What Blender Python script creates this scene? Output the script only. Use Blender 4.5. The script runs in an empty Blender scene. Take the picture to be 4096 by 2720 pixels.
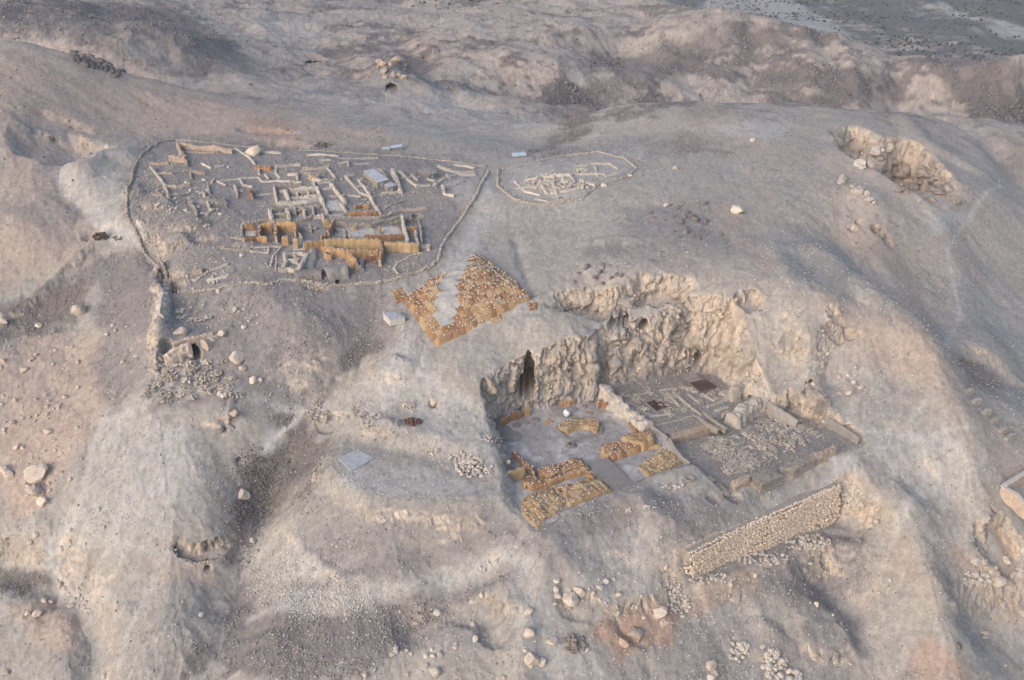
import bpy, bmesh, math, random
import numpy as np
from mathutils import Vector, Matrix
random.seed(7); rng = np.random.default_rng(11)
NCOL, NROW, HAZE = 1150, 860, .00011
scene = bpy.context.scene; COL = scene.collection
R = math.radians
# ---------------------------------------------------------------- camera, sky, sun, exposure
CAMZ = 100.0; PITCH = R(27.0); FPX = 4020.0
cd = bpy.data.cameras.new('camera'); cam = bpy.data.objects.new('camera', cd); COL.objects.link(cam)
cam.location = (0, 0, CAMZ); cam.rotation_euler = (math.pi/2-PITCH, 0, 0)
cd.sensor_width = 36; cd.lens = 36*FPX/4096.0; cd.clip_start = 1; cd.clip_end = 60000
scene.camera = cam
w = bpy.data.worlds.new('World'); scene.world = w; w.use_nodes = True
nt = w.node_tree; bg = nt.nodes['Background']
sky = nt.nodes.new('ShaderNodeTexSky'); sky.sky_type = 'NISHITA'; sky.sun_disc = False
SUN_EL, SUN_AZ = R(27), R(222)      # azimuth clockwise from +Y, where the light comes from
sky.sun_elevation = SUN_EL; sky.sun_rotation = SUN_AZ
sky.air_density = 1.0; sky.dust_density = 2.2; sky.ozone_density = 1.0
nt.links.new(sky.outputs[0], bg.inputs[0]); bg.inputs[1].default_value = 0.15
sl = bpy.data.lights.new('sun', 'SUN'); sl.energy = 1.1; sl.angle = R(65); sl.color = (1, .87, .78)
so = bpy.data.objects.new('sun', sl); COL.objects.link(so)
sdir = Vector((math.sin(SUN_AZ)*math.cos(SUN_EL), math.cos(SUN_AZ)*math.cos(SUN_EL), math.sin(SUN_EL)))
so.rotation_euler = sdir.to_track_quat('Z', 'Y').to_euler(); so.location = sdir*400
vs = scene.view_settings; vs.view_transform = 'Standard'; vs.look = 'None'; vs.gamma = 1; vs.exposure = 0.68
vs.use_curve_mapping = False

# ---------------------------------------------------------------- numeric helpers
def ss(a, b, x):
    t = np.clip((x-a)/(b-a), 0, 1); return t*t*(3-2*t)
def h3(ix, iy, iz, seed):
    h = (ix.astype(np.uint32)*np.uint32(374761393) + iy.astype(np.uint32)*np.uint32(668265263)
         + iz.astype(np.uint32)*np.uint32(2147483647) + np.uint32((seed*974634777) & 0xffffffff))
    h = (h ^ (h >> np.uint32(13)))*np.uint32(1274126177)
    h = (h ^ (h >> np.uint32(16)))*np.uint32(2246822519)
    return ((h ^ (h >> np.uint32(15))) & np.uint32(0xffffff)).astype(np.float32)*np.float32(2/16777215.)-1
def n2(x, y, seed=0):
    x = np.asarray(x, np.float64); y = np.asarray(y, np.float64)
    fx = np.floor(x); fy = np.floor(y); ix = fx.astype(np.int64); iy = fy.astype(np.int64)
    tx = (x-fx).astype(np.float32); ty = (y-fy).astype(np.float32)
    tx = tx*tx*tx*(tx*(tx*6-15)+10); ty = ty*ty*ty*(ty*(ty*6-15)+10); z = np.zeros_like(ix)
    a = h3(ix, iy, z, seed); b = h3(ix+1, iy, z, seed); c = h3(ix, iy+1, z, seed); d = h3(ix+1, iy+1, z, seed)
    return (a+(b-a)*tx)*(1-ty)+(c+(d-c)*tx)*ty
def n3(x, y, z, seed=0):
    fx = np.floor(x); fy = np.floor(y); fz = np.floor(z)
    ix = fx.astype(np.int64); iy = fy.astype(np.int64); iz = fz.astype(np.int64)
    tx = (x-fx).astype(np.float32); ty = (y-fy).astype(np.float32); tz = (z-fz).astype(np.float32)
    tx = tx*tx*(3-2*tx); ty = ty*ty*(3-2*ty); tz = tz*tz*(3-2*tz)
    r = 0
    for k in (0, 1):
        a = h3(ix, iy, iz+k, seed); b = h3(ix+1, iy, iz+k, seed); c = h3(ix, iy+1, iz+k, seed); d = h3(ix+1, iy+1, iz+k, seed)
        v = (a+(b-a)*tx)*(1-ty)+(c+(d-c)*tx)*ty
        r = r + v*(tz if k else 1-tz)
    return r
def fbm(x, y, sc, oc=4, seed=0, g=.5):
    r = 0; a = 1; s = 1.0/sc; t = 0
    c, sn = math.cos(.6), math.sin(.6)
    for i in range(oc):
        r = r + a*n2(x*s, y*s, seed+i*17); t += a; a *= g; s *= 2.03
        x, y = x*c-y*sn, x*sn+y*c
    return r/t
def ridged(x, y, sc, oc=4, seed=0, g=.5):
    r = 0; a = 1; s = 1.0/sc; t = 0
    for i in range(oc):
        r = r + a*(1-2*np.abs(n2(x*s, y*s, seed+i*31))); t += a; a *= g; s *= 2.1
        x, y = x*.8-y*.6, x*.6+y*.8
    return r/t
CP, SP = math.cos(PITCH), math.sin(PITCH)
def ray(px, py):
    dx = (np.asarray(px, float)-2048)/FPX; dv = (1360-np.asarray(py, float))/FPX
    return dx, CP+dv*SP, -SP+dv*CP
def P(px, py, z):                       # point where the sight line of photo pixel (px, py) meets the level z
    dx, dy, dz = ray(px, py); t = (z-CAMZ)/dz
    return dx*t, dy*t
def proj(x, y, z):
    zz = z-CAMZ; d = y*CP-zz*SP; u = y*SP+zz*CP
    return 2048+FPX*x/d, 1360-FPX*u/d
def polyP(pts, z): return np.array([P(a, b, z) for a, b in pts], float)
def seg_dist(x, y, poly, closed=False):  # distance to a polyline and running parameter
    n = len(poly); best = np.full(x.shape, 1e18); par = np.zeros(x.shape); run = 0
    for i in range(n if closed else n-1):
        a = poly[i]; b = poly[(i+1) % n]; d = b-a; L = max(1e-9, float(np.hypot(*d)))
        t = np.clip(((x-a[0])*d[0]+(y-a[1])*d[1])/L**2, 0, 1)
        q = (x-a[0]-t*d[0])**2+(y-a[1]-t*d[1])**2; m = q < best
        best = np.where(m, q, best); par = np.where(m, run+t*L, par); run += L
    return np.sqrt(best), par
def inside(x, y, poly):
    r = np.zeros(x.shape, bool); n = len(poly)
    for i in range(n):
        x0, y0 = poly[i]; x1, y1 = poly[(i+1) % n]
        c = (y0 > y) != (y1 > y)
        with np.errstate(divide='ignore', invalid='ignore'):
            r ^= c & (x < (x1-x0)*(y-y0)/(y1-y0+1e-12)+x0)
    return r
def sdist(x, y, poly, margin):           # signed distance, positive inside; -1e3 where farther than margin outside
    out = np.full(x.shape, -1e3); lo = poly.min(0)-margin; hi = poly.max(0)+margin
    m = (x > lo[0]) & (x < hi[0]) & (y > lo[1]) & (y < hi[1])
    if m.any():
        xs, ys = x[m], y[m]; d, _ = seg_dist(xs, ys, poly, True)
        out[m] = np.where(inside(xs, ys, poly), d, -d)
    return out, m

# ---------------------------------------------------------------- the lie of the land (photo pixel, level)
ctrl = '''
2048,2720,-12 2048,2400,-6 2150,2200,-1.5 2600,2050,-.6 2100,2116,-.2 2700,1960,0 2300,2600,-10 2400,2400,-6.5 2500,2250,-4
3000,2060,-3 3300,1930,-3 2771,2200,-3.6 3362,1930,-3.2 2900,2130,-3.4 2691,2400,-9.5 2850,2360,-9.5 3100,2300,-11 3300,2250,-12 3200,2500,-16 3200,2720,-20 2700,2500,-11.5 2600,2720,-15
3000,2450,-14 3300,1200,17 3600,1400,8 3900,1650,1 4096,1850,-5 3500,1720,1.3 3750,1750,.5 3900,2050,-9 4096,2200,-14 3600,2080,-7 3500,2400,-16 3900,2500,-22
4096,2720,-28 3500,2720,-22 3720,2350,-13 3850,2600,-20 3600,1900,-3 3430,1900,-2 3750,1290,1 4000,1400,-4 3600,1000,9.5 3900,1000,3 4096,1200,-6 4096,800,5 3480,950,13 4096,1500,-8
3600,560,17 3350,600,20 3150,620,21 3000,700,21.5 3300,880,17.5 3700,930,11 3900,760,12 2500,700,22.5 2500,900,20.5 2800,900,20 3000,1000,19 2500,500,20.5 2450,430,17.5
2800,410,18 3000,410,18 3400,430,15 3700,460,10 4096,500,4 3950,650,9 3200,1100,18 2900,1100,18.5 2600,1050,18.5
2048,300,7 2000,450,11.5 1500,560,22.3 1500,470,18 1250,200,7.5 1250,100,5.3 1250,0,3.6 1800,200,9.5 1800,60,6 1200,350,9 1500,300,9 1750,330,12 1500,400,13
2300,250,8 2300,130,9 2250,400,8 2350,500,9 2150,580,15 1900,560,19
780,150,28 700,290,22 550,80,30 1000,250,14 1050,310,12 900,200,20 0,100,33 300,60,32 0,0,30 900,0,12 500,100,28
0,150,44 300,220,38 500,290,33 700,340,28 900,375,24 200,350,36 0,500,33 0,800,23 400,450,29.5 700,450,26.5 1000,470,24.5 300,700,25.5 100,900,21.6 300,950,18.5 380,650,26 1200,500,23
100,1100,14 350,1070,15 550,1000,17.5 200,1200,11 0,1400,7 0,1230,10.5 300,1600,3.5 0,1800,-1.6 0,2100,-8.6 0,2400,-15 0,2720,-20 400,2720,-16 250,2400,-13.5
500,1200,12.5 500,1400,8.5 700,1140,17.3 640,1300,14.5 800,1300,13.6 1000,1150,17.6 1000,1300,14 1300,1300,14.4 1500,1430,10.8 700,1480,10 950,1480,9.6 600,1650,5.5 900,1620,6 500,1750,2.5 500,2000,-3
800,1850,.5 800,2100,-5 800,2200,-7.5 800,2400,-10 800,2720,-13.8 1100,1750,1.5 1050,2000,-5.5 950,2200,-8.3 1250,1720,3.2 1200,1560,7 1400,1480,9 1400,1600,6.3 1600,1650,5.6 1700,1500,8.9 1700,1350,12 1400,1250,14.6
1850,1620,5.8 1350,1830,3 1450,1940,2.5 1850,1930,2.6 1750,1970,2.5 1900,1750,4 1300,2200,-4.6 1650,2200,-3.0 1600,2250,-4 1150,2050,-3.5 1000,2400,-8.8 1200,2400,-7.8 1500,2350,-6 1500,2500,-8.5 1200,2720,-12.5 1600,2720,-12 1950,2300,-4.5 1700,2400,-6.8 1850,2600,-8.8
600,900,21.6 1000,900,21 1000,700,23 1500,700,22.3 1500,900,20 1700,1050,17.5 1200,1050,18.6 800,600,25 1800,650,20.7 1950,700,20 1900,900,18.5 2250,700,22.2 2250,830,20.7 2150,1000,18.3 2400,640,21.5
1850,1150,16.6 2100,1270,15.2 2400,1100,18.2 2300,1350,13.5 1950,1430,10.8 1850,1520,8.9 1600,1250,14 2100,1450,9.7 2400,1340,12.7 2650,1200,15.2 2900,1240,15.8 3150,1480,6 3300,1600,3.5 3100,1330,12 3250,1400,9.5 2650,1130,17.5
'''
pts = []
for tok in ctrl.split():
    a, b, z = map(float, tok.split(',')); x, y = P(a, b, z); pts.append((x, y, z))
# ground hidden behind the crests, beyond the frame and the plain (x, y, z in metres)
pts += [(60, 400, -4), (130, 400, -6), (210, 410, -12), (0, 400, 2), (110, 440, -9), (180, 455, -10), (250, 470, -20), (60, 440, -6),
        (-190, 345, 26), (-130, 350, 18), (-235, 345, 30), (-300, 300, 42), (-330, 480, 30), (300, 400, -15), (260, 330, -12), (200, 250, -16),
        (-150, 200, 22), (-160, 150, 5), (-150, 100, -15), (150, 100, -35), (170, 160, -16), (0, 95, -16), (-70, 90, -30), (70, 85, -30), (-45, 95, -25), (40, 95, -20)]
for px, py, yy in ((2700,350,455),(3000,200,490),(2900,45,540),(3300,125,525),(3700,235,505),(3900,262,498),(4096,290,490),(4300,300,490),(3500,320,465),(3900,370,455),(2500,60,580),(2300,50,600),(2000,10,700),(1500,10,700),(3700,350,462),(3200,330,460),
                   (2450,200,510),(4200,320,470),(2600,330,450),(2750,120,520)):
    dx, dy, dz = ray(px, py); t = yy/dy; pts.append((dx*t, yy, CAMZ+dz*t))
pts += [(120, 620, 2), (60, 700, 5), (0, 850, 0), (-200, 900, 5), (-400, 900, 20), (-350, 650, 25), (160, 650, -30), (230, 600, -50), (300, 570, -55), (350, 520, -55), (150, 760, -48), (100, 900, -48), (200, 900, -60), (400, 900, -60),
        (600, 900, -60), (500, 600, -60), (0, 1200, -40), (-300, 1300, -10), (300, 1300, -60), (700, 1300, -60), (-700, 1300, 10), (30, 1050, -45), (600, 1700, -60), (0, 1700, -60), (-600, 1700, -20)]
pts = np.array(pts)
KW = 1.3
def uw(x, y): return x/y, np.log(y)*KW
def tps_fit(pts, lam=2e-5):
    u, v = uw(pts[:, 0], pts[:, 1]); n = len(u)
    # levels are fitted relative to distance so near and far share one scale
    f = pts[:, 2]
    r2 = (u[:, None]-u)**2+(v[:, None]-v)**2
    K = np.where(r2 > 0, .5*r2*np.log(r2+1e-20), 0)+np.eye(n)*lam
    A = np.zeros((n+3, n+3)); A[:n, :n] = K; A[:n, n] = 1; A[:n, n+1] = u; A[:n, n+2] = v; A[n, :n] = 1; A[n+1, :n] = u; A[n+2, :n] = v
    return u, v, np.linalg.solve(A, np.r_[f, 0, 0, 0])
tu, tv, tw = tps_fit(pts)
UG = np.linspace(-.80, .80, 300); YG0, YG1 = math.log(70.), math.log(1900.); VG = np.linspace(YG0, YG1, 340)*KW
gu, gv = np.meshgrid(UG, VG); base_grid = tw[-3]+tw[-2]*gu+tw[-1]*gv
for i in range(len(tu)):
    r2 = (gu-tu[i])**2+(gv-tv[i])**2; base_grid += tw[i]*.5*r2*np.log(r2+1e-20)
far = ss(math.log(1000), math.log(1250), gv/KW)*ss(-.25, .1, gu); base_grid = base_grid*(1-far)+(-60)*far
base_grid = np.clip(base_grid, -62, 60)
def base_h(x, y):
    y = np.maximum(y, 71); u, v = uw(x, y)
    fu = np.clip((u-UG[0])/(UG[1]-UG[0]), 0, len(UG)-1.001); fv = np.clip((v-VG[0])/(VG[1]-VG[0]), 0, len(VG)-1.001)
    i = fu.astype(int); j = fv.astype(int); a = fu-i; b = fv-j; g = base_grid
    return (g[j, i]*(1-a)+g[j, i+1]*a)*(1-b)+(g[j+1, i]*(1-a)+g[j+1, i+1]*a)*b

# level ground cut into or built onto the slopes: (polygon, level, edge width, edge jitter)
Zc = lambda x, y: .5881*0+100-x   # (reading aid only)
COURT_L = polyP([(1985,1700),(2080,1650),(2250,1618),(2400,1600),(2420,1560),(2560,1680),(2690,1760),(2760,1850),(2560,1935),(2460,1960),(2160,2120),(2075,2010),(2040,1870),(2000,1790)], 0)
COURT_U = polyP([(2420,1560),(2520,1530),(2640,1500),(2760,1478),(2860,1500),(2960,1580),(3060,1640),(3040,1690),(2920,1700),(2700,1765),(2560,1680)], 1.2)
COURT_R = polyP([(2690,1765),(2900,1690),(3060,1660),(3150,1650),(3300,1700),(3450,1770),(3400,1800),(3150,1880),(2950,1945),(2900,1960),(2800,1890)], -.3)
pads = []
pads.append((COURT_L, 0.0, 3.0, 1.2)); pads.append((COURT_U, 1.2, 3.6, 1.4)); pads.append((COURT_R, -.3, 1.4, .5))
TERR = polyP([(1330,1830),(1370,1890),(1450,1940),(1500,1968),(1700,1985),(1900,1990),(1960,1960),(1900,1900),(1800,1850),(1650,1820),(1500,1790),(1400,1790)], 2.6)
pads.append((TERR, 2.6, 4.5, .3))
FORE = polyP([(690,1450),(860,1425),(930,1395),(965,1480),(900,1590),(590,1600),(610,1530)], 9.2); pads.append((FORE, lambda x, y: 6.7+(y-158.8)*.46, 1.5, .5))
SLOT = polyP([(700,2205),(800,2220),(908,2182),(908,2196),(860,2224),(770,2246),(720,2240)], -8.8); pads.append((SLOT, lambda x, y: base_h(x, y)-1.7, .5, .2))
PIT = polyP([(3340,640),(3420,620),(3500,650),(3600,640),(3700,690),(3790,760),(3830,800),(3740,830),(3600,800),(3520,760),(3420,730)], 12)
PIT_IN = polyP([(3530,740),(3580,700),(3640,710),(3700,740),(3760,800),(3640,830),(3560,800)], 7)
pads.append((PIT, 11.5, 4.5, 2.5)); pads.append((PIT_IN, 5.5, 2.5, 1.5))
def blend_pads(x, y, h):
    for poly, z, wdt, jit in pads:
        d, m = sdist(x, y, poly, wdt+jit+2)
        if not m.any(): continue
        xs, ys = x[m], y[m]; dm = d[m]
        jn = jit*(1.1*fbm(xs, ys, 9, 2, 91)+.25*fbm(xs, ys, 2.2, 2, 47)) if jit > 1 else jit*fbm(xs, ys, 5, 2, 9)
        s = ss(-wdt, 0, dm+jn*np.clip(1-np.abs(dm)/6, 0, 1)-jit*.3)
        h[m] = h[m]*(1-s)+((z(xs, ys) if callable(z) else z)+.05*fbm(xs, ys, 3, 3, 5))*s
    return h
# craters and gullies: (px, py, level, radius x, radius y, depth)
craters = [(2350,1215,15.5,8.5,4.0,5.0), (2640,1150,17,6.0,3.5,4.5), (2520,1170,17,4,2,1.5), (240,570,29,11,9,4.0), (210,490,31,9,6,1.5), (2990,1235,15,3,2.2,2.5), (3340,1240,15.5,2,1.4,1.2),
           (3345,1310,13,2.2,1.2,1.3), (3400,1320,12,1.8,1.2,1.1), (3410,918,15,1.4,1,1.6), (3435,905,15,1.0,.8,1), (3510,920,14.5,1.8,1,2), (3555,935,14,1.6,1,1.2), (1735,1625,5.8,1.1,.7,1.4), (1270,1180,15.5,2.5,1,1), (1670,880,19,1.3,.9,1.3),
           (1130,590,23,8,5,1.6),(1060,520,24,8,4,1.4),(4000,2190,-13,4.5,3.5,3.0),(3370,2120,-10,5,3,4.0),(770,2230,-8,1,1,0),(1270,240,8,5,3,2.5),
           (1560,350,11,4,3,1.5), (3700,450,9,9,6,3.0), (1150,2470,-12,8,6,1), (410,950,18,5,2.5,1.0), (3950,1510,-5,8,5,2),(2470,985,18.5,5,2.2,-.5), (640,860,21,4,2.5,-1.3), (760,930,20,4.5,2.5,-1.2), (860,840,21,3.5,2,-1.0), (700,990,18.5,4,2,-1.4), (540,800,22,3,3,-1.0), (600,760,22.5,2.5,2,.8), (820,980,19,3,1.5,.9), (980,1000,19,3,1.8,-.8), (2560,2520,-11,5,3,1.2), (2330,2480,-9,4,1.6,.6), (2460,2290,-6,3.5,1.4,.45), (2930,2030,-3,1.6,1.2,.7), (2850,2050,-3,1.4,1.1,.6), (3230,2260,-12,5,3,.8), (2000,2560,-10,4,3,1.2), (1900,2480,-9,5,2.5,1.0), (3050,2580,-17,6,3,-.8), (3300,2560,-18,6,3,-1.0), (3700,1950,-5,6,4,.6), (1560,1500,8,5,3,-1.0), (1500,1700,5,4,2,-.9), (1320,1640,5,3,2,.8)]
crat = [(*P(a, b, z), rx, ry, dp) for a, b, z, rx, ry, dp in craters]
# berms (positive) and channels (negative): (pixel polyline, level, amplitude, half width)
lines = [([(650,1100),(680,1130),(700,1160)], 16, -3.5, 1.6), ([(640,1120),(660,1230),(640,1330),(630,1400)], 13.5, 2.6, 1.6), ([(600,1000),(640,1080),(680,1140)], 17, -1.5, 2.0),
         ([(1180,1700),(1080,1850),(1000,2050),(930,2200),(900,2350)], -1, -2.6, 5.0), ([(1300,1560),(1250,1640),(1180,1700)], 5.5, -1.6, 4.0),
         ([(1420,1450),(1330,1560),(1300,1640)], 8, -2.0, 5.0), ([(1450,1400),(1500,1300)], 11.5, -1.5, 4.0),
         ([(0,1210),(120,1170),(240,1120),(380,1060),(560,1000)], 13, 1.6, 1.3),
         ([(1175,2125),(1205,2180),(1240,2215),(1265,2212),(1275,2240),(1330,2268),(1380,2295),(1430,2285)], -4.5, .4, .8),
         ([(0,2260),(150,2300),(300,2350),(350,2450),(370,2560),(340,2720)], -13, -3.0, 3.5), ([(250,2080),(200,2220),(150,2300)], -8, -1.2, 2.5),
         ([(900,2360),(860,2500),(760,2650),(700,2720)], -11, -2.2, 5.0),
         ([(1250,2500),(1500,2440),(1800,2330),(2050,2230)], -7, -1.0, 5.0),
         ([(1700,2380),(1850,2350),(2000,2370),(2060,2480),(2080,2600),(2150,2720)], -6.5, 1.8, 3.0), ([(1650,2520),(1800,2420),(1950,2400)], -9.5, -2.2, 3.0),
         ([(2350,2350),(2200,2250),(2150,2400),(2130,2500)], -4.5, 1.0, 3.0),
         ([(2560,2080),(2650,2150),(2620,2260),(2560,2350)], -3.0, 1.5, 3.0),
         ([(3600,2120),(3720,2250),(3830,2400),(3900,2560),(3950,2720)], -10, 2.5, 4.5), ([(3280,2350),(3430,2450),(3500,2600),(3560,2720)], -16, -2.0, 4.0),
         ([(3050,2500),(3150,2440),(3350,2450),(3450,2560)], -16, 1.4, 2.5),
         ([(3280,1160),(3500,1290),(3750,1440),(3960,1640),(4096,1800)], 8, 2.5, 6.0), ([(3450,950),(3560,1050),(3700,1250),(3750,1380)], 8, 2.5, 7.0),
         ([(3700,930),(3850,1100),(3960,1300)], 4, 2.0, 6.0), ([(3620,1240),(3450,1130),(3350,1080)], 7, -2.0, 5.0), ([(3800,1400),(3700,1260),(3600,1150)], 2, -2.0, 6.0),
         ([(3800,500),(3950,600),(4096,720)], 6, -3.0, 6.0), ([(3600,520),(3700,600),(3900,650)], 14, 2.0, 5.0),
         ([(3250,1560),(3350,1450),(3400,1350)], 7, -1.5, 4.0), ([(3230,1480),(3260,1560),(3290,1620)], 5, 2.2, 2.5), ([(3080,1100),(3180,1300),(3220,1440)], 12, 1.0, 4.0),
         ([(2590,1100),(2470,1150),(2430,1200)], 16.5, 1.2, 2.0), ([(2060,990),(2090,1100),(2130,1190)], 16, -.5, 1.0),
         ([(1060,1250),(1200,1330),(1300,1420)], 13, .6, 4.0), ([(280,640),(230,690),(250,760),(330,800)], 24, -1.5, 3.0), ([(330,700),(420,650),(500,640)], 25, 1.8, 4.0),
         ([(2120,1900),(2150,1990),(2180,2060)], 0, 0, 1),
         ([(1560,130),(1640,180),(1700,300),(1850,430)], 11, -3.0, 7.0), ([(1570,260),(1560,340)], 12, 4.5, 6), ([(1330,360),(1280,350)], 10, 3.0, 7), ([(1600,440),(1640,430)], 14, 2.5, 7),
         ([(3200,190),(3290,340)], 2, 2.5, 5), ([(3350,200),(3450,340)], 1, 2.5, 5), ([(3550,170),(3620,330)], 1, -3, 7), ([(3000,180),(3040,350)], 2, -2.5, 7), ([(2580,60),(2500,150),(2350,300),(2200,420)], 6, -4, 12)]
lin = [(polyP(p, z), A, hw) for p, z, A, hw in lines if A]
WALL_T = polyP([(2765,2218),(2900,2150),(3060,2080),(3200,2020),(3362,1950)], -3.5)    # top edge of the big stone retaining wall
def height(x, y, detail=True):
    x = np.asarray(x, float); y = np.asarray(y, float)
    h = base_h(x, y)
    farf = ss(280, 420, y); plain = ss(560, 700, y)*ss(20, 120, x-(y-700)*.1)
    h += 1.0*fbm(x, y, 38, 3, 3)*(1+2.2*farf*(1-plain)) + farf*(1-plain)*2.0*(ridged(x+.4*y, y*.5, 34, 4, 77)-.35) + plain*7*np.abs(fbm(x, y*.45, 60, 4, 31))
    if detail:
        h += .5*fbm(x, y, 9, 6, 12, .6)*(1+1.6*farf)
    for cx, cy, rx, ry, dp in crat:
        m = (np.abs(x-cx) < 3*rx) & (np.abs(y-cy) < 3*ry)
        if m.any():
            xs, ys = x[m], y[m]
            q = np.sqrt(((xs-cx)/rx)**2+((ys-cy)/ry)**2)*(1+.25*fbm(xs, ys, max(1, rx*.5), 3, 8))
            h[m] -= dp*(1-ss(.55, 1.15, q))
    for poly, A, hw in lin:
        lo = poly.min(0)-hw*3.2; hi = poly.max(0)+hw*3.2; m = (x > lo[0]) & (x < hi[0]) & (y > lo[1]) & (y < hi[1])
        if m.any():
            xs, ys = x[m], y[m]; d, _ = seg_dist(xs, ys, poly)
            h[m] += A*np.exp(-(d*(1+.3*fbm(xs, ys, hw*1.5, 3, 6))/hw)**2)
    h = blend_pads(x, y, h)
    # step below the retaining wall
    m = (x > WALL_T[:, 0].min()-14) & (x < WALL_T[:, 0].max()+16) & (y > WALL_T[:, 1].min()-18) & (y < WALL_T[:, 1].max()+6)
    if m.any():
        xs, ys = x[m], y[m]; a = WALL_T[0]; b = WALL_T[-1]; L = np.hypot(*(b-a)); t = ((xs-a[0])*(b[0]-a[0])+(ys-a[1])*(b[1]-a[1]))/L
        s = ((xs-a[0])*(b[1]-a[1])-(ys-a[1])*(b[0]-a[0]))/L      # positive in front of the wall
        drop = np.clip(-3.6-(h[m]), -9, 0)*0 + (4.3+2.5*np.clip(t/L, 0, 1))
        f = ss(-1.5, -.8, s)*(1-ss(4, 15, s))*ss(-3, 1.5, t+s*.3)*(1-ss(L-1, L+5, t))
        h[m] = np.where(f > 0, h[m]-f*np.clip(drop-np.clip(-3.6-h[m], 0, 8), 0, 8), h[m])
    return h
def ground_hit(px, py):                   # photo pixel -> point on the terrain
    px = np.atleast_1d(np.asarray(px, float)); py = np.atleast_1d(np.asarray(py, float))
    dx, dy, dz = ray(px, py); n = len(px); ts = np.geomspace(105, 1800, 420)
    tn = np.full(n, np.nan); prev = np.full(n, ts[0])
    X = dx[:, None]*ts; Y = dy[:, None]*ts; Z = CAMZ+dz[:, None]*ts
    below = Z < height(X, Y); k = np.argmax(below, 1); k = np.maximum(k, 1)
    lo = ts[k-1].copy(); hi = ts[k].copy()
    for _ in range(14):
        mid = (lo+hi)/2; b = (CAMZ+dz*mid) < height(dx*mid, dy*mid)
        hi = np.where(b, mid, hi); lo = np.where(b, lo, mid)
    t = (lo+hi)/2; return np.stack([dx*t, dy*t, CAMZ+dz*t], 1)
# ---------------------------------------------------------------- materials
def nodes(m): m.use_nodes = True; return m.node_tree.nodes, m.node_tree.links
def rock_mat(name, col, var=.25, scale=3.0, bump=.3, rough=.95, speck=None, attr=None, tint=None):
    """mineral surface: base colour, two noises, optional pale and dark pebbles, bump"""
    m = bpy.data.materials.new(name); N, L = nodes(m); b = N['Principled BSDF']
    b.inputs['Roughness'].default_value = rough; b.inputs['Specular IOR Level'].default_value = .2
    tc = N.new('ShaderNodeTexCoord'); co = tc.outputs['Object']
    if attr:
        a = N.new('ShaderNodeAttribute'); a.attribute_name = attr; base = a.outputs['Color']
    else:
        g = N.new('ShaderNodeRGB'); g.outputs[0].default_value = (*col, 1); base = g.outputs[0]
    def noise(sc, det=6, ro=.6):
        n = N.new('ShaderNodeTexNoise'); n.inputs['Scale'].default_value = sc; n.inputs['Detail'].default_value = det; n.inputs['Roughness'].default_value = ro
        L.new(co, n.inputs['Vector']); return n.outputs['Fac']
    def mul(c, fac, lo, hi, f0=.3, f1=.7):
        r = N.new('ShaderNodeMapRange'); r.inputs[1].default_value = f0; r.inputs[2].default_value = f1; r.inputs[3].default_value = lo; r.inputs[4].default_value = hi
        L.new(fac, r.inputs[0]); x = N.new('ShaderNodeVectorMath'); x.operation = 'SCALE'; L.new(c, x.inputs[0]); L.new(r.outputs[0], x.inputs['Scale']); return x.outputs[0]
    f1 = noise(1.0/scale, 8, .65); f2 = noise(6.0/scale, 5, .7)
    c = mul(base, f1, 1-var, 1+var); c = mul(c, f2, 1-var*.7, 1+var*.7)
    if not attr:
        oi = N.new('ShaderNodeObjectInfo'); c = mul(c, oi.outputs['Random'], .86, 1.12, 0, 1)
    h = f2
    if speck:
        for k, (sc, size, colr, cut) in enumerate(speck):
            v = N.new('ShaderNodeTexVoronoi'); v.inputs['Scale'].default_value = sc; L.new(co, v.inputs['Vector'])
            lt = N.new('ShaderNodeMapRange'); lt.inputs[1].default_value = size; lt.inputs[2].default_value = size*.6; lt.inputs[3].default_value = 0; lt.inputs[4].default_value = 1
            L.new(v.outputs['Distance'], lt.inputs[0])
            sp = N.new('ShaderNodeSeparateColor'); L.new(v.outputs['Color'], sp.inputs[0])
            nn = N.new('ShaderNodeMath'); nn.operation = 'ADD'; L.new(sp.outputs[0], nn.inputs[0])
            dn = noise(.09*(k+1)+.03, 3, .6); dm = N.new('ShaderNodeMath'); dm.operation = 'MULTIPLY_ADD'; dm.inputs[1].default_value = 1.3; dm.inputs[2].default_value = -.65
            L.new(dn, dm.inputs[0]); L.new(dm.outputs[0], nn.inputs[1])
            gt = N.new('ShaderNodeMath'); gt.operation = 'GREATER_THAN'; gt.inputs[1].default_value = cut; L.new(nn.outputs[0], gt.inputs[0])
            mm = N.new('ShaderNodeMath'); mm.operation = 'MULTIPLY'; L.new(lt.outputs[0], mm.inputs[0]); L.new(gt.outputs[0], mm.inputs[1])
            mx = N.new('ShaderNodeMix'); mx.data_type = 'RGBA'; L.new(mm.outputs[0], mx.inputs[0]); L.new(c, mx.inputs[6]); mx.inputs[7].default_value = (*colr, 1); c = mx.outputs[2]
            ad = N.new('ShaderNodeMath'); ad.operation = 'ADD'; L.new(h, ad.inputs[0]); L.new(mm.outputs[0], ad.inputs[1]); h = ad.outputs[0]
    L.new(c, b.inputs['Base Color'])
    bp = N.new('ShaderNodeBump'); bp.inputs['Strength'].default_value = 1; bp.inputs['Distance'].default_value = bump; L.new(h, bp.inputs['Height']); L.new(bp.outputs[0], b.inputs['Normal'])
    return m
PALE = (.44, .405, .365)
M_ground = rock_mat('desert_ground', None, .17, .9, .12, attr='Col', speck=[(2.8, .26, (.54, .50, .46), .74), (1.6, .22, (.16, .135, .12), .92), (5.5, .30, (.50, .47, .43), .62), (4.0, .26, (.17, .145, .13), .84)])
M_bould = rock_mat('limestone', (.50, .43, .36), .2, 1.2, .08)
M_stone = rock_mat('pale_stone', (.49, .435, .375), .2, .5, .03)
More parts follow.
